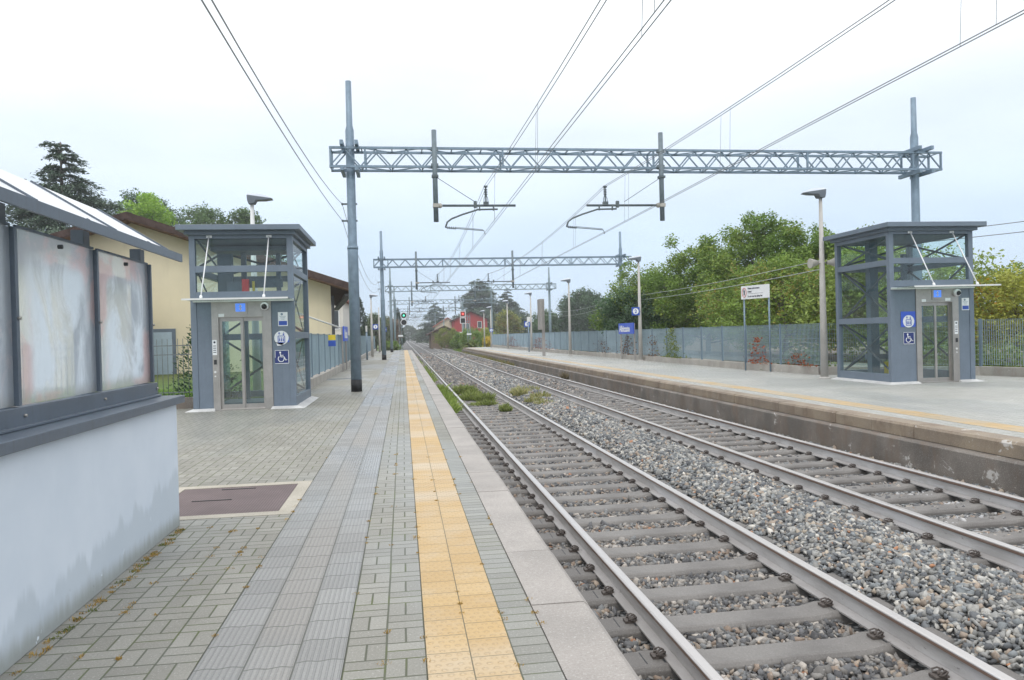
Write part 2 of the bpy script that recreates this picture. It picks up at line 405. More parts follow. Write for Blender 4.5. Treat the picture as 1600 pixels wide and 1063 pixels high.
def ballast_bed_mat():
    m = Mat('ballast_bed', .9, 0, .3)
    v = m.vor(22., 'F1', 'Distance'); c = m.vor(22., 'F1', 'Color')
    n = m.t.nodes.new('ShaderNodeSeparateColor'); m.t.links.new(c, n.inputs[0]); r = X(m.t, n.outputs[0]); g = X(m.t, n.outputs[1])
    col = m.cmix(r, (.13, .135, .14), (.36, .36, .355)); col = m.cmix(g.gt(.85)*.7, col, (.38, .30, .24)); col = m.cmix(v.ss(.35, .6), col, (.05, .05, .05))
    m.color(col); m.bump(1 - v, .9, .03); return m.m
MT['bed'] = ballast_bed_mat()
def ground_mat():
    m = Mat('grassy_ground', .95, 0, .2); n = m.noise(.08, 6, .6); n2 = m.noise(1.5, 5, .7)
    col = m.cmix(n.ss(.35, .65), (.075, .13, .035), (.14, .16, .06)); m.color(m.cmix(n2.ss(.5, .75)*.5, col, (.20, .19, .11))); m.bump(n2, .5, .05); return m.m
MT['ground'] = ground_mat()
def iron_cover():
    m = Mat('rusty_chequer_plate', .55, .3); x, y, z = m.co()
    a = (x*42).fract(); b = (y*30).fract(); st = ((a-.5).abs().lt(.36))*((b-.5).abs().lt(.32))
    n = m.noise(3, 5, .6); col = m.cmix(n.ss(.3, .7), (.17, .12, .12), (.24, .175, .175)); col = m.cmix(1-st, col, (.10, .075, .07)); m.color(col); m.bump(st, .6, .004); return m.m
MT['cover'] = iron_cover()
def emis(name, c, s):
    m = bpy.data.materials.new(name); m.use_nodes = True; b = m.node_tree.nodes['Principled BSDF']; b.inputs['Base Color'].default_value = c+(1,)
    b.inputs['Emission Color'].default_value = c+(1,); b.inputs['Emission Strength'].default_value = s; return m
MT['green_lamp'] = emis('green_signal_light', (.1, .9, .55), 1.6); MT['red_lamp'] = emis('red_signal_light', (1, .1, .08), 1.8); MT['screen'] = emis('blue_display', (.10, .25, .85), .5)
MT['hill'] = paint('wooded_hill', (.06, .10, .07), .9, .3, .02)
MT['win'] = paint('dark_window', (.06, .07, .08), .2, .2); MT['shutter'] = paint('grey_shutter', (.22, .2, .18), .6, .15)
MT['bluedoor'] = paint('pale_blue_door', (.42, .52, .60), .5, .08)

# ------------------------------------------------------------------ object helpers
def tag(o, label=None, cat=None, group=None, kind=None):
    if label: o['label'] = label
    if cat: o['category'] = cat
    if group: o['group'] = group
    if kind: o['kind'] = kind
    return o
def empty(name, loc=(0, 0, 0), rz=0.):
    o = bpy.data.objects.new(name, None); COL.objects.link(o); o.location = loc; o.rotation_euler = (0, 0, rz); o.empty_display_size = .2; return o
def children(o): return [c for c in bpy.data.objects if c.parent == o]
def copy_tree(o, parent=None):
    c = o.copy(); COL.objects.link(c); c.parent = parent
    for ch in children(o): copy_tree(ch, c)
    return c

class MB:
    def __init__(s): s.v = []; s.f = []; s.m = []; s.sm = []
    def _a(s, vs, fs, mi=0, sm=False):
        n = len(s.v); s.v += [tuple(v) for v in vs]
        for f in fs: s.f.append(tuple(n+i for i in f)); s.m.append(mi); s.sm.append(sm)
        return s
    def box(s, x0, x1, y0, y1, z0, z1, mi=0):
        return s._a([(x0, y0, z0), (x1, y0, z0), (x1, y1, z0), (x0, y1, z0), (x0, y0, z1), (x1, y0, z1), (x1, y1, z1), (x0, y1, z1)],
                    [(0, 3, 2, 1), (4, 5, 6, 7), (0, 1, 5, 4), (1, 2, 6, 5), (2, 3, 7, 6), (3, 0, 4, 7)], mi)
    def bar(s, p, q, w=.05, h=.05, mi=0, up=(0, 0, 1)):
        p, q = Vector(p), Vector(q); d = (q-p).normalized(); u = Vector(up)
        if abs(d.dot(u)) > .98: u = Vector((0, 1, 0))
        a = d.cross(u).normalized()*w/2; b = a.normalized().cross(d).normalized()*h/2
        vs = [p-a-b, p+a-b, p+a+b, p-a+b, q-a-b, q+a-b, q+a+b, q-a+b]
        return s._a(vs, [(0, 3, 2, 1), (4, 5, 6, 7), (0, 1, 5, 4), (1, 2, 6, 5), (2, 3, 7, 6), (3, 0, 4, 7)][::1], mi)
    def tube(s, pts, r, n=8, mi=0, cap=True):
        pts = [Vector(p) for p in pts]; rs = r if isinstance(r, (list, tuple)) else [r]*len(pts)
        vs = []; ref = None
        for i, p in enumerate(pts):
            d = (pts[min(i+1, len(pts)-1)] - pts[max(i-1, 0)]).normalized()
            if ref is None: ref = Vector((0, 0, 1)) if abs(d.z) < .9 else Vector((0, 1, 0))
            a = d.cross(ref).normalized(); b = a.cross(d).normalized(); ref = b
            for k in range(n): t = 2*PI*k/n; vs.append(p + a*math.cos(t)*rs[i] + b*math.sin(t)*rs[i])
        fs = [(i*n+k, i*n+(k+1) % n, (i+1)*n+(k+1) % n, (i+1)*n+k) for i in range(len(pts)-1) for k in range(n)]
        s._a(vs, fs, mi, n > 4)
        if cap:
            m_ = len(s.v)-len(vs); s.f.append(tuple(m_+k for k in range(n))[::-1]); s.m.append(mi); s.sm.append(False)
            s.f.append(tuple(m_+(len(pts)-1)*n+k for k in range(n))); s.m.append(mi); s.sm.append(False)
        return s
    def cyl(s, x, y, z0, z1, r, r1=None, n=16, mi=0): return s.tube([(x, y, z0), (x, y, z1)], [r, r if r1 is None else r1], n, mi)
    def prism(s, poly, a, b, axis='y', mi=0):
        n = len(poly)
        def P(u, v, t): return {'y': (u, t, v), 'x': (t, u, v), 'z': (u, v, t)}[axis]
        vs = [P(u, v, a) for u, v in poly] + [P(u, v, b) for u, v in poly]
        return s._a(vs, [tuple(range(n))[::-1], tuple(range(n, 2*n))] + [(i, (i+1) % n, n+(i+1) % n, n+i) for i in range(n)], mi)
    def quad(s, *p, mi=0): return s._a(p, [tuple(range(len(p)))], mi)
    def disc(s, c, r, axis='y', n=24, mi=0, t=.004, rx=None):
        poly = [((rx or r)*math.cos(2*PI*k/n)+c[0 if axis != 'x' else 1], r*math.sin(2*PI*k/n)+c[2 if axis != 'z' else 1]) for k in range(n)]
        k = {'y': c[1], 'x': c[0], 'z': c[2]}[axis]; return s.prism(poly, k-t/2, k+t/2, axis, mi)
    def build(s, name, mats, parent=None, bevel=0., label=None, loc=None):
        me = bpy.data.meshes.new(name); me.from_pydata(s.v, [], s.f); me.update()
        if not isinstance(mats, (list, tuple)): mats = [mats]
        for m_ in mats: me.materials.append(MT[m_] if isinstance(m_, str) else m_)
        me.polygons.foreach_set('material_index', s.m); me.polygons.foreach_set('use_smooth', s.sm)
        bm = bmesh.new(); bm.from_mesh(me); bmesh.ops.recalc_face_normals(bm, faces=bm.faces); bm.to_mesh(me); bm.free()
        o = bpy.data.objects.new(name, me); COL.objects.link(o)
        if parent: o.parent = parent
        if loc: o.location = loc
        if bevel: md = o.modifiers.new('bevel', 'BEVEL'); md.width = bevel; md.segments = 2; md.limit_method = 'ANGLE'
        if label: o['label'] = label
        return o

def np_mesh(name, V, Fc, col=None, mat=None, parent=None, smooth=False):
    """V (n,3); Fc (m,k)"""
    me = bpy.data.meshes.new(name); n = len(V); m, k = Fc.shape
    me.vertices.add(n); me.vertices.foreach_set('co', V.astype(np.float32).ravel())
    me.loops.add(m*k); me.loops.foreach_set('vertex_index', Fc.astype(np.int32).ravel())
    me.polygons.add(m); me.polygons.foreach_set('loop_start', np.arange(0, m*k, k, dtype=np.int32))
    me.update(calc_edges=True)
    if smooth: me.polygons.foreach_set('use_smooth', np.ones(m, bool))
    if col is not None:
        a = me.color_attributes.new('col', 'FLOAT_COLOR', 'POINT'); c4 = np.ones((n, 4), np.float32); c4[:, :3] = col; a.data.foreach_set('color', c4.ravel())
    if mat: me.materials.append(MT[mat])
    o = bpy.data.objects.new(name, me); COL.objects.link(o)
    if parent: o.parent = parent
    return o

def text_obj(s, size, mat, parent, origin, ax=(1, 0, 0), up=(0, 0, 1), sx=1., bold=0., align='LEFT', name='lettering', depth=.002):
    cu = bpy.data.curves.new('t', 'FONT'); cu.body = s; cu.size = size; cu.extrude = depth; cu.offset = bold; cu.align_x = align; cu.resolution_u = 3
    o = bpy.data.objects.new('t', cu); COL.objects.link(o)
    bpy.context.view_layer.update(); me = bpy.data.meshes.new_from_object(o.evaluated_get(bpy.context.evaluated_depsgraph_get()))
    bpy.data.objects.remove(o)
    a = Vector(ax).normalized(); u = Vector(up).normalized(); n = a.cross(u)
    for v in me.vertices: c = v.co; v.co = Vector(origin) + a*c.x*sx + u*c.y + n*c.z
    me.materials.clear(); me.materials.append(MT[mat]); me.name = name
    r = bpy.data.objects.new(name, me); COL.objects.link(r); r.parent = parent; return r

def struct(o): o['kind'] = 'structure'; return o

# ================================================================== SETTING
EDGE_L, EDGE_R = .96, 7.22
T1, T2, HG = 2.38, 5.76, .745
NEAR0 = -4.0
PLY = 87.0; PRY = 93.0
g = MB(); g.quad((-3000, -300, -.82), (3000, -300, -.82), (3000, 4000, -.82), (-3000, 4000, -.82)); struct(g.build('ground', 'ground'))
# near platform
p = MB(); p.box(-16, -3.0, -4, PLY, -.84, -.022); p.box(-3.0, .64, -4, PLY, -.84, -.022); struct(p.build('platform_base', 'old_concrete'))
def sheet(name, mat, x0, x1, y0, y1, z=0., cells=1):
    b = MB(); b.box(x0, x1, y0, y1, z-.02, z); return struct(b.build(name, mat))
# paving with a hole for the access cover at X -2.3..-.96, Y 6.55..8.05
pb = MB(); pb.box(-16, -.962, -4, 6.55, -.02, 0); pb.box(-16, -.962, 8.05, PLY, -.02, 0); pb.box(-16, -2.30, 6.55, 8.05, -.02, 0)
struct(pb.build('platform_paving', 'paving'))
sheet('guide_strip', 'guide', -.96, -.302, -4, PLY, -.001); sheet('platform_paving_middle', 'paving_mid', -.30, .063, -4, PLY)
sheet('tactile_strip', 'tactile', .065, .458, -4, PLY, .002); sheet('platform_paving_edge', 'paving_edge', .46, .635, -4, PLY)
rnd = random.Random(4)
k = MB()
for i in range(-4, int(PLY)):
    dz = rnd.uniform(-.003, .003); x1 = EDGE_L + rnd.uniform(-.004, .004)
    k.prism([(.64, -.34), (x1, -.34), (x1, -.05+dz), (x1-.012, -.018+dz), (x1-.04, .004+dz), (.64, .005+dz)], i+.003, i+.997, 'y')
struct(k.build('platform_kerb', 'kerb'))
k = MB(); k.box(.64, .90, -4, PLY, -.84, -.35); struct(k.build('platform_wall', 'old_concrete'))
# opposite platform
p = MB(); p.box(7.57, 30, -4, PRY, -.84, -.022); struct(p.build('opposite_platform_base', 'old_concrete'))
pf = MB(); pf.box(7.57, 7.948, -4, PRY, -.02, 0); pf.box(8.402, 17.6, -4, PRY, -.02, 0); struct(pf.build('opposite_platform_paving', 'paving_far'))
sheet('opposite_tactile_strip', 'tactile_far', 7.95, 8.40, -4, PRY, .001)
k = MB()
for i in range(-4, int(PRY)):
    dz = rnd.uniform(-.004, .004); x0 = EDGE_R + rnd.uniform(-.008, .008)
    k.prism([(x0, -.19), (x0, -.03+dz), (x0+.025, .002+dz), (7.57, .004), (7.57, -.19)], i+.004, i+.996, 'y')
struct(k.build('opposite_platform_kerb', 'kerb_face'))
k = MB(); k.prism([(7.08, -.9), (7.08, -.225), (7.10, -.20), (7.57, -.195), (7.57, -.9)], -4, PRY, 'y'); struct(k.build('opposite_platform_wall', 'old_concrete'))

# ---- ballast bed
hx = [.90, 1.20, 1.50, 2.38, 3.15, 3.42, 3.72, 4.1, 4.42, 4.75, 5.0, 5.76, 6.5, 6.75, 7.12]
hz = [-.660, -.668, -.672, -.670, -.67, -.64, -.545, -.50, -.515, -.60, -.66, -.662, -.66, -.635, -.60]
hz2 = [-.665, -.65, -.62, -.615, -.62, -.60, -.545, -.50, -.515, -.56, -.61, -.615, -.61, -.62, -.60]
def hb(x, y):
    t = np.clip((y-25)/5, 0, 1); return np.interp(x, hx, hz)*(1-t) + np.interp(x, hx, hz2)*t
rng = np.random.default_rng(7)
def grid_bed(name, xs, ys, fn, mat):
    XX, YY = np.meshgrid(xs, ys); ZZ = fn(XX, YY); V = np.stack([XX.ravel(), YY.ravel(), ZZ.ravel()], 1); nx, ny = len(xs), len(ys)
    i = (np.arange(ny-1)[:, None]*nx + np.arange(nx-1)[None]).ravel(); Fc = np.stack([i, i+1, i+nx+1, i+nx], 1)
    return struct(np_mesh(name, V, Fc, None, mat, smooth=True))
grid_bed('ballast_bed', np.linspace(.88, 7.14, 40), np.arange(-4, 94, .5), lambda a, b: hb(a, b) - .022, 'bed')
grid_bed('ballast_bed_beyond', np.concatenate([np.linspace(-1.6, .8, 5), np.linspace(.88, 7.14, 20), np.linspace(7.3, 9.0, 4)]), np.arange(87, 1400, 6.),
         lambda a, b: np.where(a < .85, np.interp(a, [-1.6, .85], [-.80, -.67]), np.where(a > 7.2, np.interp(a, [7.2, 9], [-.63, -.80]), np.interp(a, hx, hz2)))-.024, 'bed')

SLY0 = 3.42; SLP = .6
def ico():
    t = (1+5**.5)/2; v = np.array([(-1, t, 0), (1, t, 0), (-1, -t, 0), (1, -t, 0), (0, -1, t), (0, 1, t), (0, -1, -t), (0, 1, -t), (t, 0, -1), (t, 0, 1), (-t, 0, -1), (-t, 0, 1)])/math.hypot(1, t)
    f = np.array([(0, 11, 5), (0, 5, 1), (0, 1, 7), (0, 7, 10), (0, 10, 11), (1, 5, 9), (5, 11, 4), (11, 10, 2), (10, 7, 6), (7, 1, 8), (3, 9, 4), (3, 4, 2), (3, 2, 6), (3, 6, 8), (3, 8, 9), (4, 9, 5), (2, 4, 11), (6, 2, 10), (8, 6, 7), (9, 8, 1)])
    return v, f
IV, IF = ico()
PALE = np.array([(.075, .08, .088), (.125, .135, .148), (.225, .228, .225), (.35, .348, .335), (.195, .215, .23), (.47, .46, .43), (.30, .245, .20), (.38, .33, .27), (.40, .20, .11), (.52, .50, .47)])
PW = np.array([.11, .21, .24, .14, .12, .05, .07, .04, .006, .007]); PW /= PW.sum()
def stones(name, y0, y1, sp, rad, label_none=None, zj=.012):
    xs = np.arange(.93, 7.06, sp); ys = np.arange(y0, y1, sp); XX, YY = np.meshgrid(xs, ys)
    P = np.stack([XX.ravel(), YY.ravel()], 1) + rng.uniform(-.5, .5, (XX.size, 2))*sp
    x, y = P.T
    z = hb(x, y) + rng.uniform(-zj, zj*1.4, len(x))
    # visible from the camera and a few steps to the side
    dx = np.stack([x, y, z-CAMZ], 1); dep = dx@F; u = 800 + FPX*(dx@CR)/dep; vv = 531.5 - FPX*(dx@CU)/dep
    keep = (dep > .5) & (u > -250) & (u < 1850) & (vv < 1300)
    sl = np.abs(((y - SLY0)/SLP + .5) % 1 - .5)*SLP
    for T in (T1, T2):
        on = (np.abs(x - T) < 1.16) & (sl < .150) & (y < 27.5); keep &= ~on
        for sg in (-1, 1): keep &= ~(np.abs(x - T - sg*HG) < .085)
    x, y, z = x[keep], y[keep], z[keep]; n = len(x)
    s = rad*rng.lognormal(0, .25, n)
    V = IV[None]*(1 + rng.uniform(-.30, .30, (n, 12, 1)))
    for k_ in range(5):     # knock flats off each stone
        nn = rng.normal(size=(n, 1, 3)); nn /= np.linalg.norm(nn, axis=2)[..., None]; dd = (V*nn).sum(2, keepdims=True) - rng.uniform(.30, .62, (n, 1, 1)); V = V - np.maximum(dd, 0)*nn
    V = V*1.18; ax = np.stack([rng.uniform(.95, 1.45, n), rng.uniform(.7, 1.05, n), rng.uniform(.5, .85, n)], 1); V = V*ax[:, None]*s[:, None, None]
    q = rng.normal(size=(n, 4)); q[:, 1:3] *= .45; q /= np.linalg.norm(q, axis=1)[:, None]; a, b, c, d = q.T
    R = np.stack([1-2*(c*c+d*d), 2*(b*c-a*d), 2*(b*d+a*c), 2*(b*c+a*d), 1-2*(b*b+d*d), 2*(c*d-a*b), 2*(b*d-a*c), 2*(c*d+a*b), 1-2*(b*b+c*c)], 1).reshape(n, 3, 3)
    V = np.einsum('nij,nkj->nki', R, V) + np.stack([x, y, z], 1)[:, None]
    Fc = (IF[None] + 12*np.arange(n)[:, None, None]).reshape(-1, 3)
    c0 = PALE[rng.choice(len(PALE), n, p=PW)]*rng.uniform(.8, 1.22, (n, 1))
    tr = ((x < 3.35) | (np.abs(x-T2) < .8))[:, None]; c0 = np.where(tr, c0*np.array([.92, .85, .80]), c0*np.array([1.17, 1.14, 1.10]))
    wx = np.exp(-((x-5.05)/.22)**2 - ((y-7.4)/.5)**2) + np.exp(-((x-6.25)/.25)**2 - ((y-8.3)/.35)**2) + np.exp(-((x-5.8)/.35)**2 - ((y-7.3)/.35)**2)*.7
    hit = rng.uniform(0, 1, n) < wx*.85; c0[hit] = c0[hit]*.3 + .42
    C = np.repeat(c0, 12, 0)
    return np_mesh(name, V.reshape(-1, 3), Fc, C, 'stones'), n
ns = 0
for nm, a in (('ballast_stones', (2.2, 8, .030, .0255)), ('ballast_stones', (8, 16, .038, .029)), ('ballast_stones', (16, 30, .058, .036)), ('ballast_stones', (30, 60, .105, .055)), ('ballast_stones', (60, 93, .2, .09))):
    o, n = stones(nm, *a); ns += n; tag(o, kind='stuff')
print('stones', ns)

# ---- rails and sleepers
def rail_prof(cx):
    pr = [(-.07, -.61), (.07, -.61), (.07, -.598), (.012, -.578), (.009, -.485), (.034, -.474), (.036, -.448), (.026, -.44), (-.026, -.44), (-.036, -.448), (-.034, -.474), (-.009, -.485), (-.012, -.578), (-.07, -.598)]
    return [(cx+a, b) for a, b in pr]
for cx, lab in ((T1-HG, 'near track rail closest to the yellow strip platform'), (T1+HG, 'near track rail beside the gravel mound between the tracks'), (T2-HG, 'far track rail beside the gravel mound between the tracks'), (T2+HG, 'far track rail closest to the opposite platform wall')):
    b = MB(); b.prism(rail_prof(cx), -4, 1300, 'y'); tag(b.build('rail', 'rail'), lab, 'rail', 'rails of the two tracks')

def sleeper_mesh():
    m = MB(); st = [(-1.15, -.63, .11), (-1.13, -.615, .13), (-.92, -.607, .14), (-.62, -.607, .14), (-.50, -.628, .13), (.50, -.628, .13), (.62, -.607, .14), (.92, -.607, .14), (1.13, -.615, .13), (1.15, -.63, .11)]
    n = 8; vs = []
    for x, z, h in st:
        vs += [(x, -h-.02, -.82), (x, -h, z-.03), (x, -h+.02, z-.006), (x, -h+.035, z), (x, h-.035, z), (x, h-.02, z-.006), (x, h, z-.03), (x, h+.02, -.82)]
    fs = [(i*n+k, i*n+k+1, (i+1)*n+k+1, (i+1)*n+k) for i in range(len(st)-1) for k in range(n-1)] + [tuple(range(n)), tuple((len(st)-1)*n+k for k in range(n))[::-1]]
    return m._a(vs, fs)
def clip_mesh():
    m = MB()
    for s in (-1, 1):
        pts = [(0, .0, .0), (.0, s*.02, .035), (.03, s*.05, .045), (.065, s*.06, .03), (.075, s*.035, .012), (.045, s*.02, .03), (.01, s*.018, .05)]
        m.tube([(a*.8, b*.85, c*.62) for a, b, c in pts], .0062, 6)
    m.box(.0, .085, -.035, .035, -.012, .004); m.cyl(.045, 0, 0, .026, .011, .009, 8); return m
sl0 = empty('sleeper'); tag(sl0, 'grey brown concrete sleeper lying in the stones under the near track', 'sleeper', 'sleepers of the near track')
sleeper_mesh().build('beam', 'sleeper', sl0, bevel=.006)
for sx in (-1, 1):
    MB().box(sx*.94-.004, sx*.94+.004, -.085, .085, -.62, -.6068).build('groove', 'rubber', sl0)
    gv = MB(); gv.box(sx*HG-.085, sx*HG+.085, -.09, .09, -.618, -.6065); gv.build('rail_pad', 'rubber', sl0)
    for s in (-1, 1):
        c = clip_mesh().build('rail_clip', 'clip', sl0); c.location = (sx*HG + s*.055, 0, -.593); c.rotation_euler = (0, 0, 0 if s > 0 else PI)
slf = empty('sleeper'); tag(slf, 'grey brown concrete sleeper lying in the stones under the near track', 'sleeper', 'sleepers of the near track')
fb = sleeper_mesh().build('beam', 'sleeper', slf)
for T, nm, lab in ((T1, 'sleepers of the near track', 'grey brown concrete sleeper lying in the stones under the near track'), (T2, 'sleepers of the far track', 'grey brown concrete sleeper lying in the stones under the far track')):
    for i in range(0, 100):
        y = SLY0 + (i-1)*SLP + (0 if T == T1 else .23)
        src = sl0 if y < 17 else slf
        if T == T1 and i == 0: o = sl0
        elif T == T1 and src is slf and not slf.get('used'): o = slf; slf['used'] = 1
        else:
            o = src.copy(); COL.objects.link(o)
            for ch in [c for c in bpy.data.objects if c.parent == src]:
                c = ch.copy(); COL.objects.link(c); c.parent = o
        o.location = (T, y, 0); o['group'] = nm; o['label'] = lab
        if 'used' in o: pass
if 'used' in slf: del slf['used']
for o in bpy.data.objects:
    if 'used' in o: del o['used']

# ================================================================== STAIR PARAPET AND GLASS SCREEN (left foreground)
par = empty('stair_parapet', (-1.98, 4, 0)); tag(par, 'pale blue plastered parapet wall with slate grey coping at the left edge', 'wall')
def B(): return MB()
o = B().box(-.17, .18, -5, 2.38, 0, .975).build('wall', 'plaster', par, bevel=.006)
cp = B(); cp.box(-.30, .235, -5, 2.42, .976, 1.035); cp.build('coping', 'shelter', par, bevel=.004)
scr = empty('stair_screen', (-1.98, 4, 1.0)); tag(scr, 'grey framed screen of stained frosted panels under a sloping white roof', 'screen')
fl = B(); fl.box(-.02, .045, -4, 2.37, .037, .145); fl.box(-.02, .075, -4, 2.37, .037, .052)
fl.build('sill_rail', 'shelter', scr, bevel=.003)
for i, y in enumerate((2.36, 1.30, .24, -.82, -1.88)):
    pp = B(); pp.box(-.10, -.022, y-.10, y, .036, 1.19); pp.build('post', 'shelter', scr, bevel=.003)
    if i: B().box(-.021, .028, y-.028, y+.004, .15, 1.07).build('glazing_bar', 'shelter', scr, bevel=.002)
    else: B().box(-.021, .028, y-.03, y, .15, 1.075).build('glazing_bar', 'shelter', scr, bevel=.002)
    for zz, xx in ((.10, .04), (.60, .026)): B().tube([(xx, y-.014, zz), (xx+.018, y-.014, zz)], .008, 8).build('bolt', 'steel', scr)
for y1 in (2.328, 1.268, .208, -.852):
    B().box(.0, .006, y1-.995, y1, .15, 1.072).build('panel', 'frosted', scr)
    c = B(); c.tube([(.006, y1-.5, 1.03), (.03, y1-.5, 1.03)], .013, 10); c.build('fixing_stud', 'rubber', scr)
    tp = B(); tp.box(-.004, .012, y1-.995, y1, 1.0725, 1.086); tp.build('top_trim', 'shelter', scr)
rf = B()
A, Bp = (.17, 1.145), (-.40, 1.50)
rf.prism([A, (A[0]-.005, A[1]+.03), (Bp[0], Bp[1]+.03), Bp], -4.5, 2.62, 'y')
r_ = rf.build('roof_sheet', 'milky', scr)
fa = B(); fa.prism([(.172, 1.12), (.19, 1.12), (.19, 1.183), (.172, 1.183)], -4.5, 2.63, 'y'); fa.build('fascia', 'shelter', scr)
nv = Vector((.355, 0, .57)).normalized()
for y in (2.45, 1.35, .25, -.85, -1.95):
    p0 = Vector((.11, y, 1.186)) + nv*.010; p1 = Vector((-.395, y, 1.501)) + nv*.036
    p0 = Vector((.12, y, 1.145+.03+.045*.62)); p1 = Vector((-.39, y, 1.524))
    B().bar(p0 + nv*.006, p1 + nv*.006, .022, .012, up=(.5, 0, .8)).build('joint_strip', 'shelter', scr)
    q = p0 + Vector((0, -.45, 0)); B().tube([q - nv*.01, q+nv*.012], .012, 8).build('roof_bolt', 'shelter', scr)

# access cover
mc = empty('access_cover', (-1.6, 7.3, 0)); tag(mc, 'rusty purple brown chequer plate cover set in the paving beside the parapet end', 'cover')
f_ = B(); x0, x1, y0, y1 = -.70, .639, -.745, .745
f_.box(x0, x1, y0, y0+.13, -.02, .003); f_.box(x0, x1, y1-.13, y1, -.02, .003); f_.box(x1-.125, x1, y0+.13, y1-.13, -.02, .003); f_.box(x0, x0+.12, y0+.13, y1-.13, -.02, .003); f_.build('frame', 'frame_concrete', mc)
pl = B().box(x0+.125, x1-.13, y0+.135, y1-.135, -.02, -.001).build('plate', 'cover', mc)
B().box(-.35, .0, -.012, .0, -.001, .004).build('lifting_slot', 'rubber', mc); B().box(-.2, .12, .49, .51, -.001, .004).build('lifting_slot', 'rubber', mc)

# ================================================================== LIFTS
def icon_wheelchair(par, cx, cz, s, y, torn):
    bg_ = B()
    h = s/2
    bg_.box(cx-h, cx+h, y-.003, y, cz-h, cz+h); bg_.build('wheelchair_sign', 'navy', par)
    m = B(); t = s*.05; yy = y-.004
    # border
    for a, b, c, d in ((-1, 1, .94, 1) , (-1, 1, -1, -.92), (.92, 1, -1, 1), (-1, -.94, -1 if not torn else -.1, 1)):
        m.box(cx+a*h, cx+b*h, y-.0055, y-.003, cz+c*h, cz+d*h)
    ring = [(cx - .06*s + .21*s*math.cos(t_), yy-.001, cz - .14*s + .21*s*math.sin(t_)) for t_ in np.linspace(math.radians(125), math.radians(372), 18)]
    m.tube(ring, s*.032, 6)
    m.disc((cx-.12*s, yy-.002, cz+.33*s), s*.07, 'y', 14, t=.004)
    m.tube([(cx-.11*s, yy-.001, cz+.25*s), (cx-.08*s, yy-.001, cz+.0*s), (cx+.15*s, yy-.001, cz-.0*s), (cx+.27*s, yy-.001, cz-.25*s), (cx+.36*s, yy-.001, cz-.2*s)], s*.036, 6)
    m.tube([(cx-.10*s, yy-.001, cz+.12*s), (cx+.12*s, yy-.001, cz+.12*s)], s*.028, 6)
    m.build('wheelchair_symbol', 'white', par)
def icon_lift(par, cx, cz, r, y, blue_side):
    if blue_side == 'square': B().box(cx-r*1.35, cx+r*1.25, y-.003, y, cz-r*.9, cz+r*1.6).build('sign_backing', 'signblue', par)
    else: B().box(cx+r*.8, cx+r*1.35, y-.003, y, cz-r*.65, cz+r*.15).build('sign_backing', 'signblue', par)
    d = B(); d.disc((cx, y-.004, cz), r, 'y', 32, t=.003)
    if blue_side != 'square': d.prism([(cx-r*.75, cz-r*.6), (cx-r*.6, cz-r*1.15), (cx-r*.1, cz-r*1.1), (cx+r*.4, cz-r*.8)], y-.0055, y-.0025, 'y')
    d.build('lift_sign', 'white', par)
    m = B(); yy = y-.007; b = r*.46; zc = cz-r*.2
    for p_, q_ in (((-b, -b), (b, -b)), ((b, -b), (b, b)), ((b, b), (-b, b)), ((-b, b), (-b, -b))):
        m.bar((cx+p_[0], yy, zc+p_[1]), (cx+q_[0], yy, zc+q_[1]), .004, r*.1, up=(0, 0, 1)) if p_[1] == q_[1] else m.bar((cx+p_[0], yy, zc+p_[1]), (cx+q_[0], yy, zc+q_[1]), r*.1, .004, up=(0, 1, 0))
    for dx in (-.26, 0, .26):
        m.disc((cx+dx*r, yy, zc+r*.2), r*.07, 'y', 8, t=.003); m.box(cx+dx*r-r*.07, cx+dx*r+r*.07, yy-.0015, yy+.0015, zc-r*.3, zc+r*.1)
    for dx, s in ((-.3, 1), (.3, -1)):
        zz = cz+r*.58
        m.box(cx+dx*r-r*.035, cx+dx*r+r*.035, yy-.0015, yy+.0015, zz-r*.2, zz+r*.2)
        m.prism([(cx+dx*r-r*.17, zz+s*r*.02), (cx+dx*r+r*.17, zz+s*r*.02), (cx+dx*r, zz+s*r*.26)], yy-.0017, yy+.0017, 'y')
    m.build('lift_symbol', 'blue', par)

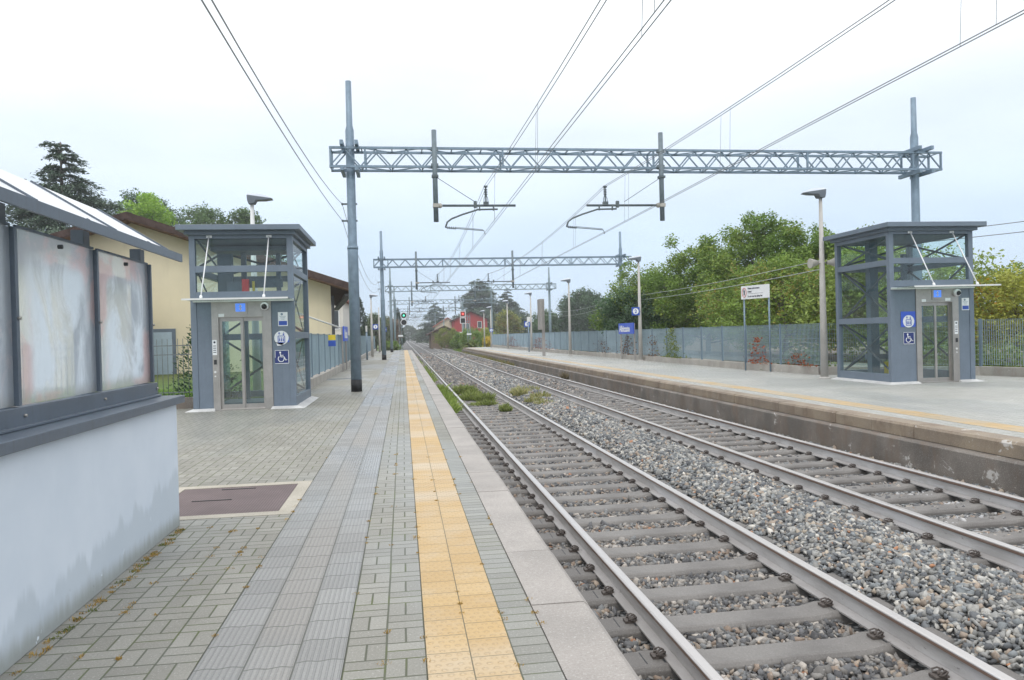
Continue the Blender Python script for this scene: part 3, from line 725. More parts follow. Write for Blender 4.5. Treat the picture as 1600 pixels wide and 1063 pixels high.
def lift(loc, W, D, px0, px1, mirror, label):
    """local origin at the front left foot; front faces -Y"""
    t = empty('passenger_lift', loc); tag(t, label, 'lift', 'lifts of the two platforms')
    H = 3.78; pw = .12
    posts = [(0, 0), (W-pw, 0), (0, D-pw), (W-pw, D-pw)]
    for x, y in posts: B().box(x, x+pw, y, y+pw, 0, H-.06).build('corner_post', 'lift', t, bevel=.004)
    # beams: front
    fz = [(3.64, H-.06), (2.93, 3.07), (2.38, 2.52)]
    for a, b in fz: B().box(pw, W-pw, .004, pw-.01, a, b).build('cross_beam', 'lift', t, bevel=.003)
    # sides and back
    for a, b in ((3.62, H-.06), (2.90, 3.04), (1.49, 1.64), (.02, .24)):
        for x in (.006, W-pw+.006): B().box(x, x+pw-.012, pw, D-pw, a, b).build('cross_beam', 'lift', t, bevel=.003)
        B().box(pw, W-pw, D-pw+.004, D-.01, a, b).build('cross_beam', 'lift', t, bevel=.003)
    # front panels beside the portal
    for a, b in ((pw+.001, px0-.001), (px1+.001, W-pw-.001)):
        if b-a > .03:
            q = B(); q.box(a, b, .016, .06, .03, 2.379)
            if b-a > .3: q.box(a+(.0 if mirror else b-a-.14), a+(.14 if mirror else b-a), .011, .0155, .03, 2.3)
            q.build('front_panel', 'lift', t, bevel=.002)
    B().box(.0, W, -.004, D+.002, 0, .025).build('plinth_trim', 'lift_dark', t)
    # glass
    def sheet_y(bm, x0, x1, y, z0, z1): bm.quad((x0, y, z0), (x1, y, z0), (x1, y, z1), (x0, y, z1))
    def sheet_x(bm, x, y0, y1, z0, z1): bm.quad((x, y0, z0), (x, y1, z0), (x, y1, z1), (x, y0, z1))
    g1 = B(); sheet_y(g1, pw, W-pw, .055, 3.07, 3.64); sheet_y(g1, pw, W-pw, .055, 2.52, 2.93); g1.build('front_window', 'glass', t)
    for x in (.05, W-.058):
        gg = B()
        for a, b in ((3.04, 3.62), (1.64, 2.90), (.24, 1.49)): sheet_x(gg, x+.004, pw, D-pw, a, b)
        gg.build('side_window', 'glass', t)
    gg = B()
    for a, b in ((3.04, 3.62), (1.64, 2.90), (.24, 1.49)): sheet_y(gg, pw, W-pw, D-.055, a, b)
    gg.build('rear_window', 'glass', t)
    # X braces
    xb = B()
    for x in (.14, W-.14):
        for a, b in ((3.04, 3.62), (1.64, 2.90), (.24, 1.49)):
            xb.bar((x, pw, a), (x, D-pw, b), .012, .05); xb.bar((x+.014, pw, b), (x+.014, D-pw, a), .012, .05)
    for a, b in ((3.04, 3.62), (1.64, 2.90), (.24, 1.49)):
        xb.bar((pw, D-.14, a), (W-pw, D-.14, b), .05, .012, up=(0, 1, 0)); xb.bar((pw, D-.156, b), (W-pw, D-.156, a), .05, .012, up=(0, 1, 0))
    xb.build('brace', 'brace', t)
    # machinery inside
    mc_ = B()
    if not mirror:
        mc_.box(.30, .62, 1.2, 1.32, 2.2, 3.45); mc_.box(.75, .86, 1.5, 1.6, 0, 3.5); mc_.box(1.5, 1.6, 1.7, 1.8, 0, 3.5)
        mc_.box(.2, W-.3, 1.0, 2.0, 3.50, 3.60); mc_.box(.9, 1.75, 1.0, 1.05, 2.66, 2.84); mc_.build('shaft_machinery', 'lift_dark', t)
        B().box(.88, 1.02, .9, 1.0, 2.2, 2.85).build('red_column', 'red', t); B().box(1.10, 1.15, .9, .95, 2.2, 2.8).build('yellow_column', 'yellow', t)
        B().box(.55, .85, .95, .99, 2.2, 2.8).build('control_box', 'lift', t)
        B().box(.38, 1.55, .45, 1.6, .05, .12).build('car_floor', 'lift_dark', t)
        B().box(.38, .42, .45, 1.6, .12, 2.1).build('car_wall', 'glass_dark', t)
    else:
        mc_.box(.28, .50, 1.2, 1.4, .0, 3.6); mc_.box(1.35, 1.47, 1.4, 1.5, 0, 3.3); mc_.box(.4, 1.8, 1.6, 1.7, .55, .68); mc_.build('shaft_machinery', 'lift_dark', t)
        for a in (.75, 1.05): B().box(a, a+.17, 1.2, 1.4, .18, .48).build('buffer', 'yellow', t)
    # roof
    r = B(); r.box(-.19, W+.19, -.25, D+.25, H+.02, H+.13); r.box(-.07, W+.07, -.09, D+.09, H-.061, H+.0195); r.build('roof', 'lift', t, bevel=.006)
    r = B(); r.box(.02, W-.02, .02, D-.02, H-.14, H-.062); r.build('ceiling', 'lift_dark', t)
    # portal
    po = B(); po.box(px0, px0+.14, -.012, .10, 0, 2.30); po.box(px1-.17, px1, -.012, .10, 0, 2.30); po.box(px0+.14, px1-.17, -.012, .10, 1.97, 2.30); po.box(px0+.14, px1-.17, -.012, .3, 0, .03)
    po.build('portal', 'steel', t, bevel=.003)
    a, b = px0+.17, px1-.175; mid = (a+b)/2
    dr = empty('door', (0, 0, 0)); dr.parent = t; dr['kindless'] = 1; del dr['kindless']
    bpy.data.objects.remove(dr)
    for u0, u1, yy in ((a-.03, mid+.02, .06), (mid-.02, b+.02, .09)):
        d = B(); d.box(u0, u0+.055, yy, yy+.028, .03, 1.97); d.box(u1-.055, u1, yy, yy+.028, .03, 1.97); d.box(u0+.055, u1-.055, yy, yy+.028, .03, .12); d.box(u0+.055, u1-.055, yy, yy+.028, 1.89, 1.97)
        d_ = d.build('door_leaf', 'steel', t); q = B(); sheet_y(q, u0+.055, u1-.055, yy+.014, .12, 1.89); q.build('pane', 'glass_dark', d_)
    # display, notices, lock, camera
    cx = (px0+px1)/2
    B().box(cx-.15, cx+.13, -.03, -.013, 2.035, 2.28).build('display_case', 'steel', t)
    ds = B().box(cx-.11, cx+.09, -.034, -.0305, 2.09, 2.26).build('display', 'screen', t)
    q = B(); q.bar((cx-.01, -.036, 2.13), (cx-.01, -.036, 2.22), .012, .003, up=(0, 1, 0)); q.prism([(cx-.045, 2.19), (cx+.025, 2.19), (cx-.01, 2.24)], -.0375, -.0345, 'y'); q.prism([(cx-.045, 2.155), (cx+.025, 2.155), (cx-.01, 2.11)], -.0375, -.0345, 'y'); q.build('display_arrow', 'offwhite', t)
    st = B(); st.box(px0+.145, px0+.26, -.016, -.0125, 1.985, 2.05)
    if mirror: st.box(px1-.36, px1-.22, -.016, -.0125, 2.0, 2.07)
    st.build('sticker', 'white', t)
    cxn = px0+.05 if not mirror else px1-.08
    n_ = B(); n_.box(cxn-.045, cxn+.045, -.016, -.0125, 1.18, 1.50); n_.build('call_notice', 'white', t)
    n_ = B()
    for i in range(4): n_.box(cxn-.03, cxn+.03, -.018, -.0165, 1.23+i*.045, 1.245+i*.045)
    n_.disc((cxn, -.0175, 1.45), .022, 'y', 12, t=.001); n_.build('notice_text', 'ink', t)
    n_ = B(); n_.box(cxn-.02, cxn+.035, -.022, -.0125, .98, 1.08); n_.build('call_button', 'rubber', t)
    n_ = B(); n_.disc((cxn, -.018, .82), .025, 'y', 14, t=.01); n_.disc((cxn, -.018, .73), .018, 'y', 14, t=.01); n_.build('lock', 'offwhite', t)
    kx = px1-.12 if not mirror else px1-.07
    c_ = B(); c_.tube([(kx, -.012, 2.19), (kx, -.09, 2.19), (kx, -.11, 2.185)], [.085, .085, .07], 20); co_ = c_.build('camera_housing', 'white', t)
    c_ = B(); c_.tube([(kx, -.111, 2.18), (kx, -.14, 2.175), (kx, -.155, 2.17)], [.058, .045, .02], 16); c_.build('lens', 'rubber', co_)
    # wall signs
    if not mirror: sx, szr, szw, spx = px1+.20, 1.51, 1.10, px1+.24
    else: sx, szr, szw, spx = px0-.20, 1.52, 1.11, px1+.20
    ppr = B().box(spx-.10, spx+.10, .004, .0075, 1.76, 2.06).build('notice', 'white', t)
    n_ = B().box(spx-.085, spx+.085, .0015, .004, 1.78, 1.87).build('notice_band', 'blue', ppr)
    n_ = B()
    for i, ww in enumerate((.07, .10, .13)): n_.box(spx-ww/2, spx+ww/2, .002, .004, 1.905+i*.03, 1.913+i*.03)
    n_.disc((spx-.02, .003, 2.015), .026, 'y', 14, t=.002); n_.build('notice_text', 'galv', ppr)
    icon_lift(t, sx, szr, .15, .008, 'square' if mirror else 'scrap'); icon_wheelchair(t, sx, szw, .29, .008, not mirror)
    # canopy with tie rods
    cn = B(); cn.box(px0-.36 if not mirror else .02, W+.0, -.86, -.006, 2.318, 2.332)
    x0c = px0-.36 if not mirror else .02
    cnp = cn.build('canopy', 'canopy_glass', t); q = B(); q.box(x0c, W, -.03, -.005, 2.30, 2.345); q.box(x0c, W, -.875, -.861, 2.305, 2.34); q.build('canopy_edge', 'offwhite', cnp)
    for x in ((.42, 1.64) if not mirror else (.56, 1.68)):
        q = B(); q.box(x-.055, x+.055, -.016, .003, 3.66, 3.71); q.tube([(x, -.02, 3.685), (x, -.82, 2.36)], .013, 8); q.tube([(x, -.80, 2.39), (x, -.83, 2.32)], .03, 8); q.build('tie_rod', 'white', t)
    # mortar skirt
    def wedge(x0, x1, y0, y1, dx0, dx1, dy0, dy1):
        sk = B(); sk._a([(x0-dx0, y0-dy0, 0), (x1+dx1, y0-dy0, 0), (x1+dx1, y1+dy1, 0), (x0-dx0, y1+dy1, 0), (x0, y0, .05), (x1, y0, .05), (x1, y1, .05), (x0, y1, .05)], [(4, 5, 6, 7), (0, 1, 5, 4), (1, 2, 6, 5), (2, 3, 7, 6), (3, 0, 4, 7)]); sk.build('mortar_skirt', 'mortar', t)
    wedge(-.01, px0+.02, -.02, .05, .14, .02, .10, 0); wedge(px1-.02, W+.01, -.02, .05, .02, .16, .12, 0); wedge(W-.05, W+.01, .05, D+.01, 0, .17, 0, .1); wedge(-.01, .05, .05, D+.01, .15, 0, 0, .1)
    return t
lift((-4.42, 16.85, 0), 2.12, 2.6, .42, 1.64, False, 'blue grey glazed passenger lift on the left platform behind the parapet')
lift((11.72, 17.0, 0), 2.25, 2.35, .68, 1.82, True, 'blue grey glazed passenger lift on the opposite platform beside the loudspeaker lamp post')

# ================================================================== GANTRIES, MASTS, CANTILEVERS, WIRES
XM1, XM2 = -1.30, 15.60
def truss(parent, x0, x1, zb, zt, mat, detail, period=.84):
    m = B(); ys = (-.27, .27); c = .062
    for y in ys:
        for z in (zb+c/2, zt-c/2): m.bar((x0, y, z), (x1, y, z), c, c)
        n = round((x1-x0)/period); n = max(n, 1); st = (x1-x0)/n
        for i in range(n):
            a = x0 + i*st
            m.bar((a+.02, y*.93, zb+c), (a+st/2, y*.93, zt-c), .034, .034, up=(0, 1, 0)); m.bar((a+st/2, y*.93, zt-c), (a+st-.02, y*.93, zb+c), .034, .034, up=(0, 1, 0))
        for x in (x0+.03, x1-.03, x0+.95, x1-.95, (x0+x1)/2, x0+(x1-x0)*.26, x0+(x1-x0)*.76): m.bar((x, y, zb), (x, y, zt), .05, .05, up=(0, 1, 0))
    if detail:
        n = round((x1-x0)/.84)
        for i in range(n+1):
            x = x0 + .03 + (x1-x0-.06)*i/n
            for z in (zb+.02, zt-.02): m.bar((x, -.27, z), (x, .27, z), .03, .03)
            if i < n:
                s = 1 if i % 2 else -1
                for z in (zb+.03, zt-.03): m.bar((x, -.25*s, z), (x+.8, .25*s, z), .026, .026)
    return m.build('beam_truss', mat, parent)
def mast(parent, x, H, mat, black=True, z0=0.):
    m = B(); b = .001
    m.tube([(x, 0, z0), (x, 0, 3.93), (x, 0, 4.03), (x, 0, 7.15), (x, 0, 7.28), (x, 0, H)], [.145, .142, .122, .115, .085, .078], 16)
    m.tube([(x, 0, 3.90), (x, 0, 3.98)], [.150, .150], 16)
    o = m.build('mast', mat, parent)
    if black: B().tube([(x, 0, 0), (x, 0, .33)], .149, 16).build('black_base', 'black', o)
    return o
ZB, ZT = 6.08, 6.65
def gantry(y, xl, xr, label, detail=2, xa=-1.84, xb=16.3, dx=None, black=True, mat='galv'):
    g = empty('catenary_gantry', (0, y, 0)); tag(g, label, 'gantry', 'overhead line gantries across the tracks')
    mast(g, xl, 8.5, mat, black, 0 if black else -.8)
    if xr is not None: mast(g, xr, 8.35, mat, black, 0 if y < 94 else -.8)
    truss(g, xa, xb, ZB, ZT, mat, detail > 1, .84 if detail else 1.2)
    if detail:
        for x in (xl, xr) if xr is not None else (xl,):
            for z in (ZB-.07, ZT+.06):
                for a_, b__ in ((-.24, -.15), (.15, .24)): B().box(x+a_, x+b__, -.55, .45, z-.055, z+.055).build('beam_clamp', mat, g)
    for i, (xt, dirn, side) in enumerate(((.98, 1, T1), (7.40, -1, T2))):
        dt = B(); yo = -.42
        dt.tube([(xt, yo, 4.58), (xt, yo, 7.08)], .068, 12)
        for z in (ZB+.05, ZT-.08): dt.box(xt-.10, xt+.10, yo-.02, yo+.12, z-.04, z+.04)
        d_ = dt.build('drop_post', 'drop', g)
        if detail == 0: continue
        zt = 5.02
        cb = B(); xe = xt + dirn*2.2
        cb.tube([(xt+dirn*.18, yo, zt), (xe, yo, zt)], .033, 10); c_ = cb.build('cantilever_tube', 'bracket', d_)
        cb = B(); cb.tube([(xt+dirn*.06, yo, zt), (xt+dirn*.12, yo, zt), (xt+dirn*.17, yo, zt)], [.05, .075, .05], 12); cb.box(xt-.08, xt+.08, yo-.08, yo+.08, zt-.05, zt+.05); cb.build('tube_insulator', 'horn', d_)
        xi = side - .02
        sx = xi + (.35 if dirn < 0 else -.3)
        cb = B(); cb.tube([(xt, yo, 5.82), (sx if dirn > 0 else sx+.2, yo, zt+.1)], .009, 6); cb.box(xt-.09, xt+.09, yo-.09, yo+.09, 5.79, 5.85); cb.box(sx-.04, sx+.04, yo-.05, yo+.05, zt-.06, zt+.12); cb.build('stay_wire', 'bracket', d_)
        cb = B(); cb.box(xi-.07, xi+.07, yo-.06, yo+.06, zt+.0, zt+.10); 
        for s in (-1, 1): cb.tube([(xi+s*.06, yo, zt+.05), (xi+s*.05, yo, zt+.2), (xi, yo, zt+.32)], .01, 6)
        cb.tube([(xi, yo, zt+.05), (xi, yo, zt+.52)], .02, 8)
        for k_ in range(4): cb.tube([(xi, yo, zt+.30+k_*.045), (xi, yo, zt+.315+k_*.045)], .05, 12)
        cb.box(xi-.05, xi+.05, yo-.04, yo+.04, zt+.50, zt+.545); cb.build('wire_insulator', 'bracket', d_)
        cb = B(); rx = side + .30
        cb.tube([(rx, yo, zt-.10), (rx-.55, yo, zt-.11), (rx-1.0, yo, zt-.25), (rx-1.28, yo, zt-.36), (rx-1.40, yo, zt-.45), (rx-1.45, yo, zt-.60)], .024, 8)
        for a in (rx-.12, rx-.5): cb.box(a-.015, a+.015, yo-.03, yo+.03, zt-.14, zt+.02)
        cb.tube([(rx-1.45, yo, zt-.60), (rx-.40, yo, zt-.69), (rx-.36, yo, zt-.80)], .012, 8); cb.tube([(rx-1.2, yo, zt-.59), (rx-.42, yo, zt-.66)], .008, 6)
        for k_ in range(5): cb.tube([(rx-1.40+k_*.05, yo, zt-.602-k_*.004), (rx-1.375+k_*.05, yo, zt-.604-k_*.004)], .036, 10)
        cb.build('registration_arm', 'bracket', d_)
        mb = B()
    return g
YG = [21.3, 51.0, 78.0, 108.0, 140.0, 178.0, 220.0, 268.0, 320.0]
GL = ['nearest tall lattice gantry spanning both platforms behind the left lift', 'second lattice gantry from the camera, its right mast by the blue station name sign',
      'third lattice gantry from the camera, near the end of the left platform', 'fourth lattice gantry, standing just beyond the platform ends', 'fifth lattice gantry from the camera, in front of the red house',
      'sixth lattice gantry, seen small over the distant tracks', 'seventh lattice gantry, seen small over the distant tracks', 'eighth lattice gantry, second farthest over the distant tracks', 'farthest lattice gantry over the distant tracks']
for i, y in enumerate(YG):
    xl = [-1.30, -1.27, -1.15, -1.1, -1.2, -1.2, -1.2, -1.2, -1.2][i]; xr = [15.60, 15.0, 15.2, 12.6, 11, 9.5, 9.3, 9.3, 9.3][i]
    gantry(y, xl, xr, GL[i], 2 if i == 0 else (1 if i < 5 else 0), xl-.54, xr+.7, black=i < 3, mat='galv' if i < 2 else 'galv_far')

def wire(name, pts, r, mat, label, cat='overhead wire', group=None, parent=None, n=5):
    m = B()
    for a in pts: m.tube(a, r, n, cap=False)
    o = m.build(name, mat, parent)
    if parent is None: tag(o, label, cat, group)
    return o
ys = [-9.0] + YG
for T, lab in ((T1, 'near'), (T2, 'far')):
    me_, ct, dr = [[], []], [[], []], []
    for i in range(len(ys)-1):
        a, b = ys[i]-(.42 if i else 0), ys[i+1]-.42; L = b-a
        stg = .18 if i % 2 else -.18
        ta = Vector((T, a, 0)); 
        xa, xb_ = T-.07, T-.07
        for k_ in range(13):
            t = k_/12; y = a + L*t; sag = 4*t*(1-t)*(.42 if i else .34)
            for s in (0, 1):
                me_[s].append((T - .02 + (.035 if s else -.035), y, 5.56 - sag)); ct[s].append((T - .06 + (.03 if s else -.03) + .0*t, y, 4.26 + .02*math.sin(t*PI)))
        if i < 4:
            nd = int(L/5.5)
            for k_ in range(nd):
                t = (k_+.6)/nd; y = a+L*t; sag = 4*t*(1-t)*(.42 if i else .34)
                for s, dy in ((0, 0), (1, .55)): dr.append([(T-.02+(.035 if s else -.035), y+dy, 5.56-sag), (T-.06+(.03 if s else -.03), y+dy, 4.28)])
    mw = wire('messenger_wire', me_, .0065, 'wire', 'twin carrying wire strung above the %s track' % lab, group='overhead wires')
    wire('contact_wire', ct, .0058, 'wire', 'lower twin contact wire running above the %s track' % lab, group='overhead wires')
    for d__ in dr: wire('dropper', [d__], .0032, 'wire', None, parent=mw, n=4)
# two return feeders along the left masts
for z, lab, xo in ((5.14, 'upper sagging feeder cable fixed along the left hand masts', -.0), (4.68, 'lower sagging feeder cable fixed along the left hand masts', 0.)):
    pts = []
    ys2 = [-9, 21.3, 51, 78, 108]; xm = [-1.55, -1.55, -1.52, -1.40, -1.35]
    for i in range(4):
        for k_ in range(17):
            t = k_/16; pts.append((xm[i]*(1-t)+xm[i+1]*t, ys2[i]+(ys2[i+1]-ys2[i])*t, z - 4*t*(1-t)*((.75 if z > 5 else .44) if i == 0 else .9)))
    wire('feeder_cable', [pts], .0072, 'wire', lab, group='feeder cables')
for zz in (5.14, 4.68):
    for y in (21.3, 51, 78):
        pass
fb_ = B()
for g in [o for o in bpy.data.objects if o.get('category') == 'gantry'][:3]:
    fb = B()
    xl = -1.3 if g.location.y < 60 else -1.15
    for zz in (5.14, 4.68): fb.box(xl-.27, xl+.15, -.03, .03, zz-.02, zz+.02); fb.tube([(xl-.25, -.04, zz), (xl-.25, .04, zz)], .03, 8)
    fb.build('cable_bracket', 'bracket', g)

# ================================================================== LAMP POSTS
def lamp_head(parent, z, d, L=.58):
    """luminaire pointing in direction d (+1/-1 along X)"""
    m = B(); y0, y1 = -.13, .13
    m.prism([(d*-.10, z+.0), (d*-.11, z+.14), (d*.50, z+.055), (d*.53, z+.03), (d*.35, z+.0), (d*.12, z-.005), (d*.07, z-.09), (d*-.07, z-.10)][::d], y0, y1, 'y')
    o = m.build('luminaire', 'lamp_grey', parent, bevel=.012)
    c = B(); n = 10; vs = []
    for i in range(n+1):
        t = i/n; x = d*(-.115+t*.64); h = z + .142 - .09*t; hh = .085*math.sin(PI*min(1, .12+t*.88))**.7
        vs.append([(x, -.125*(1-.5*t*t), h), (x, -.08*(1-.5*t*t), h+hh*.8), (x, 0, h+hh), (x, .08*(1-.5*t*t), h+hh*.8), (x, .125*(1-.5*t*t), h)])
    V = [p for r in vs for p in r]; c._a(V, [(i*5+k, i*5+k+1, (i+1)*5+k+1, (i+1)*5+k) for i in range(n) for k in range(4)], 0, True)
    c.build('luminaire_cover', 'lamp_top', o); return o
def lamp_post(x, y, H, d, label, head=True, r0=.105, mat='pole_concrete'):
    t = empty('lamp_post', (x, y, 0)); tag(t, label, 'lamp post', 'lamp posts on the platforms')
    m = B(); m.tube([(0, 0, 0), (0, 0, H*.5), (0, 0, H)], [r0, r0*.75, r0*.42], 16); m.tube([(0, 0, 0), (0, 0, .05)], [r0*1.5, r0*1.2], 12); m.build('pole', mat, t)
    if head: lamp_head(t, H+.06, d)
    return t
lamp_post(11.58, 19.75, 5.05, -1, 'concrete lamp post carrying two horn loudspeakers beside the right hand lift')
lamp_post(11.52, 36.1, 4.9, -1, 'concrete lamp post right of the blue station name sign and platform 2 sign')
lamp_post(10.72, 48.4, 4.75, -1, 'concrete lamp post on the opposite platform in front of the dark round tree')
lamp_post(10.72, 63.4, 4.75, -1, 'concrete lamp post with a blue platform sign beside the thin brown column')
lamp_post(10.50, 76.4, 4.7, -1, 'concrete lamp post on the opposite platform between the brown column and the red house')
lamp_post(10.05, 87.2, 4.5, -1, 'concrete lamp post with a small blue sign near the far end of the opposite platform')
lamp_post(10.3, 97.0, 4.5, -1, 'farthest concrete lamp post of the opposite platform, just right of the red house').location.z = -.1
lamp_post(-3.80, 20.6, 5.05, 1, 'lamp post rising behind the roof of the left lift', mat='offwhite', r0=.11)
lamp_post(-2.30, 57.8, 4.5, 1, 'concrete lamp post with a platform 1 sign against the left fence')
lamp_post(-2.28, 75.4, 4.45, -1, 'headless far concrete post against the left fence', head=False)
# horn loudspeakers
sp_ = empty('horn_loudspeakers', (11.58, 19.75, 3.22)); tag(sp_, 'pair of beige horn loudspeakers clamped to the lamp post by the right lift', 'loudspeaker')
B().tube([(-.2, -.02, 0), (.2, -.02, 0)], .018, 8).build('bracket', 'steel', sp_)
for s, nm in ((-1, 0), (1, 1)):
    h = B(); h.tube([(s*.12, -.04, 0), (s*.22, -.06+.0*s, .0), (s*.30, -.10, 0), (s*.36, -.13, 0)], [.05, .07, .12, .155], 18, cap=False) if s > 0 else h.tube([(s*.10, .0, 0), (s*.2, .02, 0), (s*.30, .03, -.01), (s*.34, .03, -.01)], [.05, .09, .13, .14], 18)
    o = h.build('horn', 'horn', sp_)
    if s > 0: B().tube([(.24, -.07, 0), (.30, -.10, 0)], [.05, .045], 12).build('driver', 'rubber', o)
# telephone cables on the right
pts = lambda a, b, sag, n=14: [(a[0]+(b[0]-a[0])*k/n, a[1]+(b[1]-a[1])*k/n, a[2]+(b[2]-a[2])*k/n - 4*(k/n)*(1-k/n)*sag) for k in range(n+1)]
wire('telephone_cable', [pts((11.6, 19.8, 3.30), (14.9, 51, 3.85), .15) + pts((14.9, 51, 3.85), (14.9, 80, 3.8), .4)], .011, 'wire_light', 'upper pale cable crossing in front of the big green trees', 'cable', 'cables beside the opposite fence')
wire('telephone_cable', [pts((11.6, 19.8, 3.05), (14.9, 51, 3.55), .15) + pts((14.9, 51, 3.55), (14.9, 80, 3.5), .5)], .011, 'wire_light', 'lower pale cable crossing in front of the big green trees', 'cable', 'cables beside the opposite fence')
wire('telephone_cable', [pts((15.6, 21.3, 4.18), (24, 6, 4.6), .1)], .012, 'wire', 'upper dark cable running right from behind the right lift', 'cable', 'cables beside the opposite fence')
wire('telephone_cable', [pts((15.6, 21.3, 3.92), (24, 6, 4.2), .1)], .012, 'wire', 'lower dark cable running right from behind the right lift', 'cable', 'cables beside the opposite fence')

# ================================================================== FENCES
def seg_pts(poly, step):
    out = []
    for (x0, y0), (x1, y1) in zip(poly[:-1], poly[1:]):
        L = math.hypot(x1-x0, y1-y0); n = max(1, round(L/step))
        for i in range(n): out.append(((x0+(x1-x0)*i/n, y0+(y1-y0)*i/n), (x0+(x1-x0)*(i+1)/n, y0+(y1-y0)*(i+1)/n)))
    return out
def grating_fence(name, poly, zk, h, label, post=2.0, pitch=.066, group=None, dep=.02):
    t = empty(name, (poly[0][0], poly[0][1], 0)); tag(t, label, 'fence', group); ox, oy = poly[0]
    w_ = B()
    for (x0, y0), (x1, y1) in zip(poly[:-1], poly[1:]): w_.bar((x0-ox, y0-oy, zk/2-.2), (x1-ox, y1-oy, zk/2-.2), .22, zk+.4)
    w_.build('base_wall', 'kerb_wall', t, bevel=.008)
    sg = seg_pts(poly, post)
    for (a, b) in sg:
        ax, ay, bx, by = a[0]-ox, a[1]-oy, b[0]-ox, b[1]-oy; L = math.hypot(bx-ax, by-ay); dx, dy = (bx-ax)/L, (by-ay)/L; nx, ny = -dy, dx
        m = B(); n = int(L/pitch)
        for i in range(1, n+1):
            px, py = ax+dx*i*L/(n+1), ay+dy*i*L/(n+1)
            m.bar((px, py, zk+.04), (px, py, zk+h), dep, .004, up=(dx, dy, 0))
        for k_ in range(int(h/.132)+1):
            z = zk+.06+k_*.132; m.bar((ax, ay, z), (bx, by, z), .006, .006)
        m.bar((ax, ay, zk+h), (bx, by, zk+h), .026, .008)
        m.build('grating_panel', 'fence', t)
        q = B(); q.bar((ax, ay, zk-.1), (ax, ay, zk+h+.03), .06, .06, up=(dx, dy, 0)); q.build('post', 'fence_post', t)
    return t
grating_fence('platform_fence', [(-2.86, 20.5), (-2.9, 45), (-3.1, 86)], .27, 1.36, 'grey grating fence on a low concrete wall along the left platform', group='grating fences')
grating_fence('platform_fence', [(10.8, 93), (11.15, 62), (11.72, 41), (12.0, 25.5), (12.45, 21.4)], .24, 1.30, 'long grey grating fence with red creepers along the opposite platform', group='grating fences', pitch=.066, dep=.019)
grating_fence('platform_fence', [(12.45, 21.4), (15.7, 18.9), (17.6, 12.0)], .24, 1.28, 'short grey grating fence turning away behind the right lift', group='grating fences')
# thin railing on the left in front of the lawn
rl = empty('garden_railing', (-9.5, 17.8, 0)); tag(rl, 'thin dark bar railing in front of the lawn left of the left lift', 'railing')
B().box(0, 5.0, -.10, .10, -.2, .24).build('base_wall', 'old_concrete', rl)
m = B()
for i in range(46): m.tube([(i*.11+.03, 0, .24), (i*.11+.03, 0, 1.55)], .007, 5)
for z in (.36, 1.20, 1.40): m.bar((0, 0, z), (5.0, 0, z), .008, .02)
m.build('bars', 'iron', rl)
m = B(); m.box(-14, -3.05, 17.95, 60, -.1, .10); struct(m.build('lawn', 'ground'))

# ================================================================== SIGNS
def round_number(parent, s, cx, y, cz, sz, face='y'):
    B().box(cx-sz/2, cx+sz/2, y-.02, y, cz-sz/2, cz+sz/2).build('sign_plate', 'blue', parent)
    B().disc((cx, y-.0225, cz), sz*.37, 'y', 28, t=.004).build('white_disc', 'white', parent)
    text_obj(s, sz*.62, 'blue', parent, (cx, y-.026, cz-sz*.22), (1, 0, 0), (0, 0, 1), align='CENTER', bold=sz*.012, name='number')
def plate_sign(x, y, z, s, sz, label, w_=None):
    t = empty('platform_sign', (x, y, z)); tag(t, label, 'sign', 'platform number signs')
    round_number(t, s, 0, 0, 0, sz); B().box(-sz*.2, sz*.75, .0, .03, -.02, .02).build('bracket', 'steel', t); return t
plate_sign(11.28, 36.0, 2.43, '2', .40, 'blue square sign with a 2 in a white disc above the blue station name board')
plate_sign(10.36, 63.3, 2.30, '2', .50, 'blue platform number sign on the lamp post left of the thin brown column')
plate_sign(10.05, 87.0, 2.0, '2', .42, 'small far blue platform number sign beside the red house')
plate_sign(-2.02, 57.7, 2.30, '1', .40, 'blue square sign with a 1 on the concrete post by the left fence')
plate_sign(-1.78, 75.2, 2.25, '1', .42, 'far blue number sign half hidden behind the second left mast')

def name_board(x, y0, y1, z0, z1, label, flip=1):
    """board parallel to the track; flip=+1 faces the track from the right side (-X)"""
    t = empty('station_name_board', (x, (y0+y1)/2, 0)); tag(t, label, 'sign', 'station name boards'); L = (y1-y0)
    B().box(-.03, .03, -L/2, L/2, z0, z1).build('board', 'signblue', t, bevel=.01)
    for s in (-1, 1): q = B(); q.box(-.03+flip*.065, .03+flip*.065, s*(L/2-.12)-.04, s*(L/2-.12)+.04, 0, z1-.02); q.build('leg', 'post_brown', t)
    zz = (z1-z0)
    if flip > 0: text_obj('Albizzate', zz*.80, 'white', t, (-.033, L/2-.16, z0+zz*.22), (0, -1, 0), (0, 0, 1), sx=L*.78/(zz*.8*4.0), bold=.012)
    else: text_obj('Albizzate', zz*.80, 'white', t, (.033, -L/2+.2, z0+zz*.22), (0, 1, 0), (0, 0, 1), sx=L*.78/(zz*.8*4.0), bold=.012)
    return t
name_board(11.38, 36.7, 39.3, 1.33, 1.88, 'blue station name board reading Albizzate on the opposite platform')
name_board(-2.62, 34.6, 36.9, 1.35, 2.02, 'blue station name board seen nearly edge on against the left fence', -1)
nb = empty('notice_board', (11.80, 24.3, 0)); nb.rotation_euler = (0, 0, math.atan2(-1.2, .38)); tag(nb, 'white board warning people not to cross, on two thin grey posts before the opposite fence', 'sign')
B().box(-.65, .65, -.02, .02, 2.45, 2.90).build('board', 'white', nb, bevel=.004)
for s in (-1, 1): B().tube([(s*.58, .045, 0), (s*.58, .045, 2.85)], .028, 10).build('leg', 'galv', nb)
